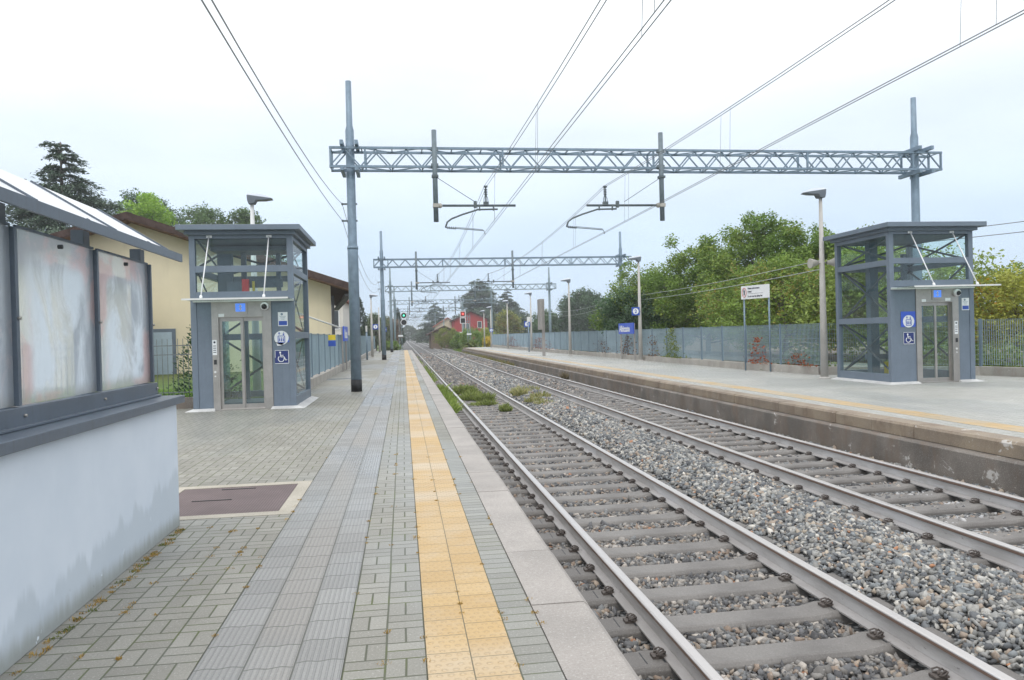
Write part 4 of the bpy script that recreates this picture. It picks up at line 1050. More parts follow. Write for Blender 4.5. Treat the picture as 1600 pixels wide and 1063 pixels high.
text_obj('Vietato attraversare', .092, 'ink', nb, (-.33, -.022, 2.78), sx=.75, bold=.002, name='lettering'); text_obj('i binari', .092, 'ink', nb, (-.33, -.022, 2.67), sx=.75, bold=.002)
B().box(-.33, .38, -.0225, -.020, 2.625, 2.632).build('rule', 'ink', nb)
text_obj('Do not cross the railway line', .088, 'ink', nb, (-.33, -.022, 2.51), sx=.66, bold=.002)
q = B(); q.tube([(-.49+.095*math.cos(a), -.024, 2.675+.155*math.sin(a)) for a in np.linspace(0, 2*PI, 25)], .010, 5); q.build('red_ring', 'redring', nb)
q = B(); q.disc((-.50, -.0235, 2.765), .022, 'y', 12, t=.005); q.prism([(-.53, 2.74), (-.46, 2.74), (-.47, 2.65), (-.455, 2.58), (-.475, 2.58), (-.49, 2.64), (-.515, 2.58), (-.53, 2.58), (-.515, 2.66)], -.026, -.021, 'y'); q.build('figure', 'ink', nb)
# edge-on display column
dc = empty('display_column', (9.0, 48.9, 0)); tag(dc, 'tall thin brown column with an edge on panel standing alone on the opposite platform', 'column')
B().box(-.02, .16, -.08, .08, 0, 3.72).build('column', 'post_brown', dc, bevel=.004); B().box(-.20, -.06, -.5, .5, 1.72, 3.70).build('panel', 'post_brown', dc, bevel=.006)
sm_ = empty('small_notice', (10.1, 61.0, 0)); tag(sm_, 'small white notice on a thin post left of the brown column', 'sign'); B().box(-.12, .14, -.02, .02, 2.45, 2.85).build('plate', 'offwhite', sm_); B().tube([(0, .04, 0), (0, .04, 2.8)], .05, 8).build('pole', 'galv', sm_)
sm2 = empty('small_notice', (-2.45, 52.5, 0)); tag(sm2, 'narrow white plate on a grey pole against the left fence', 'sign'); B().box(-.06, .06, -.02, .02, 1.9, 2.3).build('plate', 'offwhite', sm2); B().tube([(0, .06, 0), (0, .06, 2.2)], .06, 8).build('pole', 'galv', sm2)
wb = empty('warning_sign', (-2.74, 30.2, 0)); tag(wb, 'small yellow and blue notice hung on the left fence', 'sign'); B().box(-.15, .15, -.03, 0, 1.42, 1.62).build('plate', 'yellow', wb); B().box(-.15, .15, -.028, 0, 1.18, 1.40).build('lower_plate', 'blue', wb)
# sloping rail of the private stairs and red parasol behind the left fence
aw = empty('handrail', (-3.0, 24, 0)); tag(aw, 'pale sloping rail rising behind the left fence beside the lift', 'rail'); B().tube([(.25, 10.6, 1.95), (-.45, 2, 2.35)], .035, 8).build('tube', 'offwhite', aw)
pz = empty('parasol', (-4.05, 25.5, 0)); tag(pz, 'folded out red parasol peeping over the left fence by the lift', 'parasol')
q = B(); n = 8; q._a([(0, 0, 1.98)] + [(.62*math.cos(2*PI*k/n), .62*math.sin(2*PI*k/n), 1.60 if k % 2 else 1.56) for k in range(n)], [(0, k+1, (k+1) % n+1) for k in range(n)]); q.build('canopy', 'red', pz); B().tube([(0, 0, 0), (0, 0, 2.0)], .02, 8).build('pole', 'steel', pz)

# ================================================================== SIGNALS
def signal(x, y, z, rnd_, lit, label, mast_dx):
    t = empty('railway_signal', (x, y, 0)); tag(t, label, 'signal', 'railway signals')
    for k_, (zz, mt_) in enumerate(((z, lit), (z-.85, 'black'))):
        if rnd_:
            h = B(); h.disc((0, 0, zz), .40, 'y', 24, t=.10); b0 = h.build('signal_head', 'white', t); B().disc((0, -.055, zz), .33, 'y', 24, t=.02).build('target', 'black', b0)
        else:
            h = B(); h.box(-.36, .36, -.06, .05, zz-.38, zz+.38); b0 = h.build('signal_head', 'white', t); B().box(-.28, .28, -.08, -.062, zz-.31, zz+.30).build('target', 'dark_red' if lit == 'red_lamp' and k_ == 0 else 'black', b0)
        if k_ == 0: B().disc((0, -.09, zz), .11, 'y', 16, t=.03).build('lens', lit, b0)
        else: B().disc((0, -.09, zz), .09, 'y', 16, t=.02).build('lens', 'rubber', b0)
    m = B(); w2 = .17
    for sx in (-w2, w2):
        for sy in (-w2, w2): m.bar((mast_dx+sx, .25+sy, -.8), (mast_dx+sx, .25+sy, z-.1), .05, .05, up=(0, 1, 0))
    for i in range(10):
        a = -.7 + i*(z+.5)/10; b_ = a + (z+.5)/10; s = 1 if i % 2 else -1
        for sy in (-w2, w2): m.bar((mast_dx-w2*s, .25+sy, a), (mast_dx+w2*s, .25+sy, b_), .03, .03, up=(0, 1, 0))
    m.build('lattice_mast', 'galv_far', t)
    a = B(); a.bar((0, .1, z-.3), (mast_dx, .25, z-.3), .08, .08); a.bar((0, .1, z-1.0), (mast_dx, .25, z-1.0), .08, .08); a.build('arm', 'galv_far', t)
    B().box(mast_dx-.3, mast_dx+.3, .0, .04, 1.55, 1.75).build('plate', 'white', t); return t
signal(.15, 95, 4.15, True, 'green_lamp', 'round railway signal showing green beyond the end of the left platform', -.45)
signal(7.6, 97, 4.25, False, 'red_lamp', 'square railway signal showing red in front of the red house', .75)

# ================================================================== BUILDINGS
def windows(parent, lst, y, mat='win', frame='offwhite'):
    for x0, x1, z0, z1 in lst:
        f_ = B(); e_ = .10
        f_.box(x0-e_, x0, y-.05, y+.02, z0-e_, z1+e_); f_.box(x1, x1+e_, y-.05, y+.02, z0-e_, z1+e_); f_.box(x0, x1, y-.05, y+.02, z0-e_, z0); f_.box(x0, x1, y-.05, y+.02, z1, z1+e_)
        o = f_.build('window', frame, parent); B().box(x0, x1, y-.02, y+.03, z0, z1).build('pane', mat, o)
def gable_house(name, loc, hw, dep, ze, za, wall, roof, label, over=.7, ovf=1.0, rz=0, th=.22, soffit=None, wins=(), frame='offwhite', cat='house', z0=-.8):
    t = empty(name, loc, rz); tag(t, label, cat)
    m = B(); m.prism([(-hw, z0), (hw, z0), (hw, ze), (0, za), (-hw, ze)], 0, dep, 'y'); m.build('wall', wall, t)
    sl = (za-ze)/hw
    for s in (-1, 1):
        r = B(); X1 = s*(hw+over); r.prism([(0, za+.02), (X1, za+.02-sl*(hw+over)), (X1, za+.02+th-sl*(hw+over)), (0, za+.02+th)], -ovf, dep+ovf, 'y'); ro = r.build('roof', roof, t)
        if soffit:
            r = B(); r.prism([(0.01*s, za-.03), (X1*.99, za-.03-sl*(hw+over)*.99), (X1*.99, za+.018-sl*(hw+over)*.99), (0.01*s, za+.018)], -ovf+.05, -.01, 'y'); r.build('soffit', soffit, ro)
    g_ = B(); 
    windows(t, wins, -.01, frame=frame); return t
# station building: gable seen behind the shelter roof and the lift
sb = gable_house('station_building', (-11.56, 35.17, 0), 8.35, 16, 3.95, 6.75, 'ywall', 'roof_brown', 'pale yellow station building with a broad brown tiled gable behind the left lift', over=.95, ovf=1.0, rz=.115, soffit='soffit', cat='building', th=.30)
q = B(); q.tube([(8.42, -.3, 3.45), (8.42, -.3, -.8)], .07, 8); q.build('downpipe', 'rubber', sb)
q = B(); q.box(8.95, 9.25, -1.0, 16.5, 3.38, 3.50); q.build('gutter', 'rubber', sb)
for x in (1.1,):
    B().box(x-.6+.0, x+.55, -.06, .0, -.5, 2.10).build('door_frame', 'lift', sb); B().box(x-.45, x+.40, -.08, -.061, -.5, 1.95).build('door', 'bluedoor', sb)
for x in (5.2, 6.7): B().box(x-.35, x+.35, -.04, .0, .2, 1.75).build('arched_window', 'lift', sb)
wd = empty('side_building', (-18.5, 30, 0)); bpy.data.objects.remove(wd)
gh = gable_house('outbuilding', (-13.7, 27.0, 0), 2.6, 6, 3.9, 4.55, 'ywall', 'roof_brown', 'low yellow outbuilding with a brown roof half hidden behind the glass screen', over=.6, ovf=.6, soffit='soffit', cat='building')
# houses beyond the left fence
h2 = gable_house('row_house', (-8.5, 70, 0), 3.2, 10, 4.9, 5.6, 'wwall', 'roof_red', 'white two storey house with a low red roof beyond the yellow station building', over=.4, ovf=.4, wins=[(-.2, .3, 2.4, 4.0), (1.1, 1.7, 2.4, 4.0), (2.2, 2.8, 2.4, 4.0), (1.2, 1.9, .4, 1.5), (-.4, .2, .4, 1.6)])
h3 = gable_house('row_house', (-9.0, 92, 0), 2.8, 12, 4.9, 5.5, 'pinkwall', 'roof_red', 'cream house behind the first left hand mast', over=.4, ovf=.4, wins=[(-.5, .3, 2.6, 4.1), (1.0, 1.7, 2.6, 4.1), (1.6, 2.2, .3, 1.3)])
# red signal house
rh = gable_house('red_house', (16.9, 190, 0), 4.1, 12, 5.45, 7.35, 'rwall', 'roof_brown', 'red two storey house with white window surrounds beyond the opposite platform', over=.55, ovf=.5, th=.25, wins=[(1.7, 2.6, 3.4, 4.9), (2.0, 2.9, .2, 1.9), (-2.2, -1.5, 2.6, 4.6), (-1.2, -.5, 2.4, 4.5)])
B().box(-4.15, 4.15, -.06, 0.0, 2.15, 2.45).build('string_course', 'offwhite', rh)
rr_ = gable_house('red_roof_house', (11.8, 202, 0), 3.2, 9, 4.2, 6.2, 'pinkwall', 'roof_red', 'low house with a pinkish red roof just left of the red house', over=.5, ovf=.5)
bn = gable_house('old_barn', (6.9, 128, 0), 2.3, 10, 1.9, 3.0, 'bark_wood', 'roof_brown', 'overgrown brown timber barn left of the red house', over=.6, ovf=.4, cat='barn')
bb = gable_house('low_building', (26.5, 46, 0), 6, 12, 2.2, 3.3, 'pinkwall', 'roof_brown', 'low building with a brown roof behind the bushes right of the right lift', over=.5, ovf=.5)
tw = empty('water_tower', (76.5, 320, 0)); tag(tw, 'far pale water tower tank rising over the dark round tree', 'water tower'); B().tube([(0, 0, -1), (0, 0, 16.6)], [1.6, 1.4], 12).build('shaft', 'offwhite', tw)
B().tube([(0, 0, 16.2), (0, 0, 17), (0, 0, 18.6), (0, 0, 19.0)], [1.6, 3.0, 3.1, 2.2], 16).build('tank', 'offwhite', tw)
sl_ = empty('street_lamp', (40.5, 140, 0)); tag(sl_, 'curved pale street lamp in front of the dark round tree', 'street lamp'); B().tube([(0, 0, -1), (0, 0, 3.4), (-.2, 0, 3.9), (-.7, 0, 4.1), (-2.1, 0, 4.15)], .09, 8).build('pole', 'offwhite', sl_); B().box(-2.6, -1.7, -.15, .15, 4.08, 4.2).build('head', 'offwhite', sl_)
wl = empty('boundary_wall', (0, 0, 0)); bpy.data.objects.remove(wl)
an = empty('roof_aerial', (-8.9, 70.5, 5.3)); tag(an, 'thin television aerial on the white house roof', 'aerial'); B().tube([(0, 0, 0), (0, 0, 1.9)], .03, 6).build('pole', 'galv', an)
q = B(); q.bar((-.6, 0, 1.8), (.6, 0, 1.85), .03, .03); q.bar((-.4, -.3, 1.8), (-.4, .3, 1.8), .02, .02); q.build('rods', 'galv', an)
# far blue hills
def hill(name, pts, y, seed):
    rng_ = np.random.default_rng(seed); m = B(); n = 60; xs = np.linspace(pts[0], pts[1], n)
    hgt = pts[2]*(.55+.45*np.sin(np.linspace(.3, 5.6, n)+seed)**2) + rng_.normal(0, pts[2]*.02, n)
    hgt *= np.clip(np.minimum(np.arange(n), n-1-np.arange(n))/8., 0, 1); V = []; 
    for k_, (dy, f_) in enumerate(((0, 0), (60, .6), (160, 1), (300, .7), (500, 0))):
        for i in range(n): V.append((xs[i], y+dy, -1+hgt[i]*f_))
    Fc = [(k_*n+i, k_*n+i+1, (k_+1)*n+i+1, (k_+1)*n+i) for k_ in range(4) for i in range(n-1)]
    m._a(V, Fc, 0, True); return struct(m.build(name, 'hill'))
hill('hills', (-260, 420, 26), 1700, 1); hill('hills', (-900, 1100, 20), 2300, 3)

# ================================================================== TREES AND PLANTS
def _lm_doc(): pass
def leaf_mesh(name, P, s, cols, parent, mat='leaf', flat=0., asp=.55, seed=0, dirs=None):
    """P (n,3) centres; a folded rhombus leaf (4 verts) at each"""
    r = np.random.default_rng(seed); n = len(P)
    d = r.normal(size=(n, 3)) if dirs is None else dirs + r.normal(size=(n, 3))*.35
    if dirs is None: d[:, 2] = d[:, 2]*.5 - .25
    d /= np.linalg.norm(d, axis=1)[:, None]
    u = r.normal(size=(n, 3)); u[:, 2] += flat*3; u -= (u*d).sum(1)[:, None]*d; u /= np.linalg.norm(u, axis=1)[:, None] + 1e-9
    w2 = np.cross(d, u); sz = s*r.uniform(.65, 1.3, (n, 1))
    a = P - d*sz*.5; b = P + w2*sz*asp*.5 + u*sz*.08; c = P + d*sz*.5; e2 = P - w2*sz*asp*.5 + u*sz*.08
    V = np.stack([a, b, c, e2], 1).reshape(-1, 3); Fc = np.arange(4*n).reshape(n, 4)
    return np_mesh(name, V, Fc, np.repeat(cols, 4, 0), mat, parent)
def broadleaf(name, label, loc, H, R, seed, ca, cb, cc=None, z0=.3, lobes=46, nl=9000, ls=.16, group=None, shape=.6, low=.12, trunk=True, spiky=0.):
    r = np.random.default_rng(seed); t = empty(name, loc); tag(t, label, 'tree', group); nl = int(nl*1.7)
    ca, cb = [1.7*q for q in ca], [1.7*q for q in cb]; cc = [1.15*q*v_ for q, v_ in zip(cc, (.85, 1.1, 1))] if cc else None
    C_ = []; RR = []
    for i in range(lobes):
        h = low + (1-low)*((i+.5)/lobes)**.85; a = i*2.39996 + r.uniform(-.5, .5)
        env = (.62 + .38*h/.42) if h < .42 else math.sqrt(max(.03, 1-((h-.42)/.62)**2))
        rad = env*R*r.uniform(.35, .92) if h < .93 else env*R*r.uniform(0, .5)
        z = z0 + (H-z0)*min(h, .95)*.94*r.uniform(.93, 1.03)
        C_.append((rad*math.cos(a), rad*math.sin(a), z)); RR.append(R*r.uniform(.20, .36)*(.75 if h > .8 else 1)*(1-spiky*.4))
    for i in range(int(spiky*10)):
        a = r.uniform(0, 2*PI); rad = R*r.uniform(0, .6); C_.append((rad*math.cos(a), rad*math.sin(a), H*r.uniform(.93, 1.08))); RR.append(R*r.uniform(.08, .14))
    C_ = np.array(C_); RR = np.array(RR)
    wgt = RR**2; wgt /= wgt.sum(); idx = r.choice(len(C_), nl, p=wgt)
    v = r.normal(size=(nl, 3)); v /= np.linalg.norm(v, axis=1)[:, None]; rr2 = (r.uniform(.25, 1, nl)**.45)[:, None]*(1+.12*r.normal(size=(nl, 1)))
    # clumpy: several leaves share a twig
    tw_ = max(1, nl//7); ti = r.integers(0, tw_, nl); tid = idx[:tw_][ti]; tv = v[:tw_][ti]; tr = rr2[:tw_][ti]
    P = C_[tid] + tv*tr*RR[tid][:, None]*np.array([1, 1, .8]) + r.normal(size=(nl, 3))*ls*.75
    lobec = r.uniform(0, 1, len(C_))[tid][:, None]; leafc = r.uniform(0, 1, (nl, 1))
    ca, cb = np.array(ca), np.array(cb); c = ca + (cb-ca)*np.clip(.6*lobec+.4*leafc, 0, 1); c = c*r.uniform(.78, 1.2, (nl, 1))
    if cc is not None:
        m_ = (r.uniform(0, 1, (len(C_)))[tid] < .35) & (r.uniform(0, 1, nl) < .3); c[m_] = np.array(cc)*r.uniform(.7, 1.2, (m_.sum(), 1))
    leaf_mesh('crown', P, ls, c, t, seed=seed, flat=.4)
    if trunk:
        b = B(); b.tube([(0, 0, -.9), (0.03*R, 0, H*.3), (0, .04*R, H*.62), (0, 0, H*.86)], [H*.028, H*.021, H*.012, H*.004], 9)
        for i in range(0, len(C_), 2):
            hz_ = C_[i][2]*.62; b.tube([(0, 0, hz_), tuple(C_[i]*np.array([.5, .5, 0]) + np.array([0, 0, hz_*.45+C_[i][2]*.55])), tuple(C_[i])], [H*.008, H*.005, H*.002], 5)
        b.build('trunk', 'bark', t)
    return t
def cedar(name, label, loc, H, R, seed, ca=(.075, .115, .085), cb=(.145, .195, .135), levels=13, nl=16000, ls=.34, z0=.12, group=None, cone=.75):
    r = np.random.default_rng(seed); t = empty(name, loc); tag(t, label, 'tree', group); b = B(); b.tube([(0, 0, -1), (0, 0, H*.5), (0, 0, H)], [H*.028, H*.016, .03], 9)
    P = []; per = []; nl = int(nl*1.8)
    for L in range(levels):
        f_ = (L+.5)/levels; z = H*(z0 + (1-z0)*f_); ln = R*(1-f_)**cone*(.8+.35*r.uniform()) + .35; z_l = z
        nb_ = 7 if f_ < .8 else 6
        for k_ in range(nb_):
            a = 2*PI*(k_/nb_) + L*1.1 + r.uniform(-.3, .3); l2 = ln*r.uniform(.62, 1.2); up = r.uniform(.0, .34); z = z_l + H*(1-z0)/levels*r.uniform(-.6, .6)
            pp = []
            for q_ in range(7):
                u = q_/6; pp.append((l2*u*math.cos(a), l2*u*math.sin(a), z + l2*(up*math.sin(u*PI*.8) - .10*u*u)))
            b.tube(pp[::2], [H*.006, H*.004, H*.003, .02][:len(pp[::2])], 4)
            for q_ in range(2, 7):
                u = q_/6; wdt = l2*.26*(1.15-abs(u-.6)); per.append((pp[q_], wdt, l2*.12))
    n = len(per); wgt = np.array([p_[1]**1.3 for p_ in per]); wgt /= wgt.sum(); idx = r.choice(n, nl, p=wgt); Cn = np.array([p_[0] for p_ in per])[idx]; wd_ = np.array([p_[1] for p_ in per])[idx][:, None]
    off = r.normal(size=(nl, 3))*np.array([.62, .62, .17])*wd_; P = Cn + off; P[:, 2] -= (off[:, 0]**2+off[:, 1]**2)/wd_[:, 0]*.18
    ca, cb = np.array(ca), np.array(cb); lc = r.uniform(0, 1, n)[idx][:, None]; c = (ca+(cb-ca)*np.clip(.5*lc+.5*r.uniform(0, 1, (nl, 1)), 0, 1))*r.uniform(.75, 1.25, (nl, 1))
    dr_ = P*np.array([1, 1, 0]); dr_ = dr_/(np.linalg.norm(dr_, axis=1)[:, None]+1e-6) + np.array([0, 0, -.15])
    leaf_mesh('crown', P, ls, c, t, 'needle', flat=1., asp=.38, seed=seed, dirs=dr_); b.build('trunk', 'bark', t); return t
def conifer(name, label, loc, H, R, seed, ca=(.03, .055, .03), cb=(.06, .095, .05), nl=6000, ls=.2, group=None, pw_=.7):
    r = np.random.default_rng(seed); t = empty(name, loc); tag(t, label, 'tree', group); B().tube([(0, 0, -1), (0, 0, H*.9)], [H*.025, .02], 8).build('trunk', 'bark', t)
    h = r.uniform(0, 1, nl)**1.3; a = r.uniform(0, 2*PI, nl); lump = 1+.22*np.sin(a*5+h*31)+.15*np.sin(a*3-h*17); env = R*np.clip((1-h), 0, 1)**pw_*np.clip(h*9+.3, 0, 1)*lump
    rad = env*r.uniform(.5, 1, nl)**.5; P = np.stack([rad*np.cos(a), rad*np.sin(a), -.2+h*H + r.normal(0, .1, nl)], 1)
    ca, cb = np.array(ca), np.array(cb); c = (ca+(cb-ca)*r.uniform(0, 1, (nl, 1)))*r.uniform(.75, 1.25, (nl, 1)); d = np.stack([np.cos(a), np.sin(a), np.full(nl, .7)], 1)
    leaf_mesh('crown', P, ls, c, t, 'needle', asp=.45, seed=seed, dirs=d); return t
G1, G2, YG_ = (.075, .13, .025), (.15, .21, .045), (.26, .25, .05)
gp = 'broad leaved trees behind the opposite fence'
broadleaf('broadleaf_tree', 'leftmost green tree of the row behind the opposite fence, lower than the rest', (15.8, 46.5, 0), 5.3, 3.8, 11, G1, G2, YG_, nl=17000, group=gp, ls=.16, spiky=.5)
broadleaf('broadleaf_tree', 'green tree left of the white notice board, second in the row', (17.6, 42.5, 0), 6.3, 4.2, 12, G1, G2, YG_, nl=26000, group=gp, lobes=60, ls=.155, spiky=1)
broadleaf('broadleaf_tree', 'tallest green tree right above the white notice board', (19.0, 38.5, 0), 6.75, 4.5, 13, G1, G2, YG_, nl=30000, group=gp, lobes=64, ls=.15, spiky=1)
broadleaf('broadleaf_tree', 'tall green tree behind the lamp post with loudspeakers', (21.0, 36, 0), 5.9, 4.5, 14, G1, G2, YG_, nl=28000, group=gp, lobes=64, ls=.15, spiky=1)
broadleaf('broadleaf_tree', 'low yellowish green tree filling the gap left of the right lift', (16.6, 31.5, 0), 4.6, 3.3, 15, (.10, .16, .03), (.17, .225, .045), (.32, .22, .06), nl=19000, group=gp, ls=.13)
broadleaf('broadleaf_tree', 'green tree seen through the glass of the right lift', (19.5, 28.5, 0), 4.9, 3.8, 16, (.11, .16, .035), (.19, .24, .06), YG_, nl=14000, group=gp, ls=.16)
broadleaf('broadleaf_tree', 'dark bushy tree just right of the blue station name board', (13.6, 44.5, 0), 3.9, 2.3, 17, (.035, .07, .035), (.07, .115, .055), nl=9500, group=gp, ls=.15)
broadleaf('broadleaf_bush', 'yellow and orange tinged bush right of the right lift', (21.8, 24.5, 0), 3.2, 2.9, 18, (.16, .18, .03), (.26, .26, .05), (.48, .22, .03), nl=9000, group=gp, ls=.13)
broadleaf('broadleaf_bush', 'green tree at the right edge of the view beyond the lift', (27.5, 29, 0), 4.2, 3.2, 19, G1, G2, YG_, nl=9000, group=gp, ls=.15)
broadleaf('broadleaf_bush', 'low green bush at the right edge beyond the fence corner', (22.3, 19.5, 0), 2.6, 2.5, 20, (.13, .17, .03), (.22, .25, .05), (.45, .28, .04), nl=7000, group=gp, ls=.12)
broadleaf('broadleaf_tree', 'yellow green tree between the round dark tree and the second right mast', (34.6, 118, 0), 5.2, 3.8, 21, (.16, .18, .03), (.26, .27, .05), nl=5000, ls=.35, group='trees beyond the opposite platform')
broadleaf('broadleaf_tree', 'large round dark green tree beyond the opposite platform', (36.0, 150, 0), 10.2, 6.1, 22, (.03, .06, .028), (.065, .105, .05), nl=13000, ls=.45, lobes=60, group='trees beyond the opposite platform', low=.05)
broadleaf('broadleaf_tree', 'smaller dark tree left of the large round dark tree', (29.2, 155, 0), 6.2, 3.6, 23, (.04, .08, .03), (.08, .13, .05), nl=5000, ls=.42, group='trees beyond the opposite platform', low=.05)
broadleaf('broadleaf_tree', 'yellowish tree below the cedar behind the grey lamp posts', (22.5, 165, 0), 6.8, 3.2, 24, (.12, .14, .035), (.2, .2, .05), (.3, .15, .05), nl=4500, ls=.42, group='trees beyond the opposite platform', low=.05)
cedar('cedar_tree', 'broad dark cedar behind the red house', (23.5, 232, 0), 18.8, 10.5, 25, nl=17000, ls=.75, levels=12, group='cedars')
cedar('cedar_tree', 'right hand shoulder of the cedar group behind the lamp posts', (32.5, 236, 0), 15.5, 6.5, 26, nl=9000, ls=.7, levels=11, group='cedars')
cedar('cedar_tree', 'far cedar left of the red house', (10.5, 245, 0), 12.0, 5.5, 27, nl=7000, ls=.65, levels=10, group='cedars')
broadleaf('broadleaf_tree', 'dark hedge like tree right behind the red house', (28.5, 205, 0), 7.5, 6.5, 28, (.03, .05, .025), (.06, .09, .04), nl=6000, ls=.55, group='trees beyond the opposite platform', low=.02)
cedar('cedar_tree', 'tall dark cedar above the glass screen roof at upper left', (-30.6, 75, 0), 20.2, 10.0, 29, levels=19, nl=52000, ls=.38, group='cedars', cone=.85)
conifer('spruce_tree', 'small pointed dead topped conifer left of the upper left cedar', (-39.5, 88, 0), 19.5, 2.6, 30, (.05, .06, .035), (.09, .10, .05), nl=5000, ls=.3, group='trees behind the station building')
broadleaf('broadleaf_tree', 'dark tree between the upper left cedar and the bright green one', (-35.0, 112, 0), 23.0, 7.5, 31, (.045, .08, .04), (.09, .135, .07), nl=24000, ls=.40, group='trees behind the station building', lobes=60)
broadleaf('broadleaf_tree', 'bright yellow green tree above the station building roof', (-26.3, 86, 0), 18.6, 4.1, 32, (.14, .24, .03), (.23, .34, .05), nl=26000, ls=.26, lobes=80, group='trees behind the station building', spiky=0)
broadleaf('broadleaf_tree', 'round green tree over the left lift roof, left one', (-25.0, 103, 0), 20.2, 5.4, 33, (.05, .09, .03), (.10, .15, .055), nl=22000, ls=.32, lobes=80, group='trees behind the station building')
broadleaf('broadleaf_tree', 'round green tree over the left lift roof, right one', (-20.0, 103, 0), 19.8, 5.0, 34, (.05, .09, .03), (.10, .15, .055), nl=22000, ls=.32, lobes=80, group='trees behind the station building')
broadleaf('broadleaf_tree', 'grey green leafy tree seen under the roof at the left edge', (-21.5, 40, 0), 6.5, 3.6, 35, (.08, .12, .08), (.15, .19, .14), nl=9000, ls=.2, group='trees behind the station building')
conifer('young_conifer', 'young green conifer spreading beside the left lift', (-4.75, 19.2, 0), 2.45, .95, 36, (.05, .10, .05), (.10, .17, .08), nl=2600, ls=.085, group='conifers', pw_=.8)
conifer('cypress_tree', 'dark pointed cypress between the left mast and the platform 1 sign', (-6.6, 118, 0), 7.9, 1.6, 37, nl=5000, ls=.28, group='conifers', pw_=.5)
conifer('cypress_tree', 'slim dark conifer behind the green signal', (-.9, 150, 0), 7.2, 1.3, 38, nl=3500, ls=.3, group='conifers', pw_=.6)
broadleaf('broadleaf_tree', 'olive tree beside the far cypress on the left', (-4.4, 126, 0), 5.6, 2.6, 39, (.07, .10, .05), (.13, .15, .08), nl=4500, ls=.3, group='trees beyond the left platform', low=.05)
broadleaf('broadleaf_tree', 'brownish tree behind the far left platform sign', (-2.2, 132, 0), 4.8, 2.2, 40, (.12, .09, .06), (.18, .13, .09), nl=3500, ls=.3, group='trees beyond the left platform', low=.05)
for i, (x, y, h, R, lab, a, b_) in enumerate(((8.6, 114, 2.0, 1.6, 'round green bush directly before the barn wall', G1, G2), (9.6, 108, 2.2, 2.0, 'green bush in front of the old barn', G1, G2), (12.2, 112, 2.4, 2.2, 'yellow green bush left of the red signal', (.13, .17, .03), (.22, .24, .05)), (6.6, 119, 2.9, 1.9, 'creeper covered bush growing over the barn roof', (.10, .13, .03), (.18, .19, .05)),
        (13.4, 120, 2.2, 2.4, 'dark bush below the red house', (.04, .08, .03), (.08, .12, .05)), (11.0, 125, 2.8, 2.2, 'taller green bush beside the barn', G1, G2), (11.4, 101, 1.1, 1.0, 'small yellow bush at the far end of the opposite platform', (.3, .25, .03), (.4, .3, .04)), (-1.4, 99, .9, 1.2, 'low green bush beyond the left platform end', G1, G2))):
    broadleaf('bush', lab, (x, y, -.4), h+.4, R, 50+i, a, b_, nl=2600, ls=.20, lobes=16, z0=.1, low=.03, group='bushes by the line', trunk=False)
# far hedge rows: one mass of woodland
r = np.random.default_rng(99)
def woodland(name, x0, x1, y0, y1, h, n, seed, ls=.9, ca=(.045, .075, .035), cb=(.09, .125, .055)):
    r = np.random.default_rng(seed); k_ = max(6, int(abs(x1-x0)/5)); cx = np.linspace(x0, x1, k_) + r.normal(0, 1, k_); cy = np.linspace(y0, y1, k_); ch = h*r.uniform(.6, 1.1, k_)
    i = r.integers(0, k_, n); v = r.normal(size=(n, 3)); v /= np.linalg.norm(v, axis=1)[:, None]; v[:, 2] = np.abs(v[:, 2]); R = ch[i]*.65
    P = np.stack([cx[i]+v[:, 0]*R, cy[i]+v[:, 1]*R, v[:, 2]*ch[i]-.8], 1) + r.normal(0, .25, (n, 3)); ca, cb = np.array(ca), np.array(cb)
    c = (ca+(cb-ca)*(r.uniform(0, 1, k_)[i][:, None]*.6+.4*r.uniform(0, 1, (n, 1))))*r.uniform(.8, 1.2, (n, 1))
    o = leaf_mesh(name, P, ls, c, None, seed=seed, flat=.4, asp=.8); o['kind'] = 'stuff'; return o
woodland('distant_woodland', -4, -120, 165, 190, 6, 12000, 61); woodland('distant_woodland', 9, 60, 270, 300, 7, 9000, 62); woodland('distant_woodland', 60, 260, 260, 200, 8, 14000, 63, 1.2)
woodland('distant_woodland', 3.5, 40, 420, 520, 9, 7000, 64, 1.5); woodland('distant_woodland', -3.5, -60, 420, 520, 9, 7000, 65, 1.5); woodland('distant_woodland', -40, -150, 130, 120, 10, 12000, 66, 1.0)
woodland('trackside_scrub', 9, 10.5, 96, 240, 1.6, 5000, 67, .4, (.09, .14, .03), (.17, .2, .05)); woodland('trackside_scrub', -3.2, -4, 92, 240, 1.3, 4000, 68, .4, (.09, .14, .03), (.17, .2, .05))

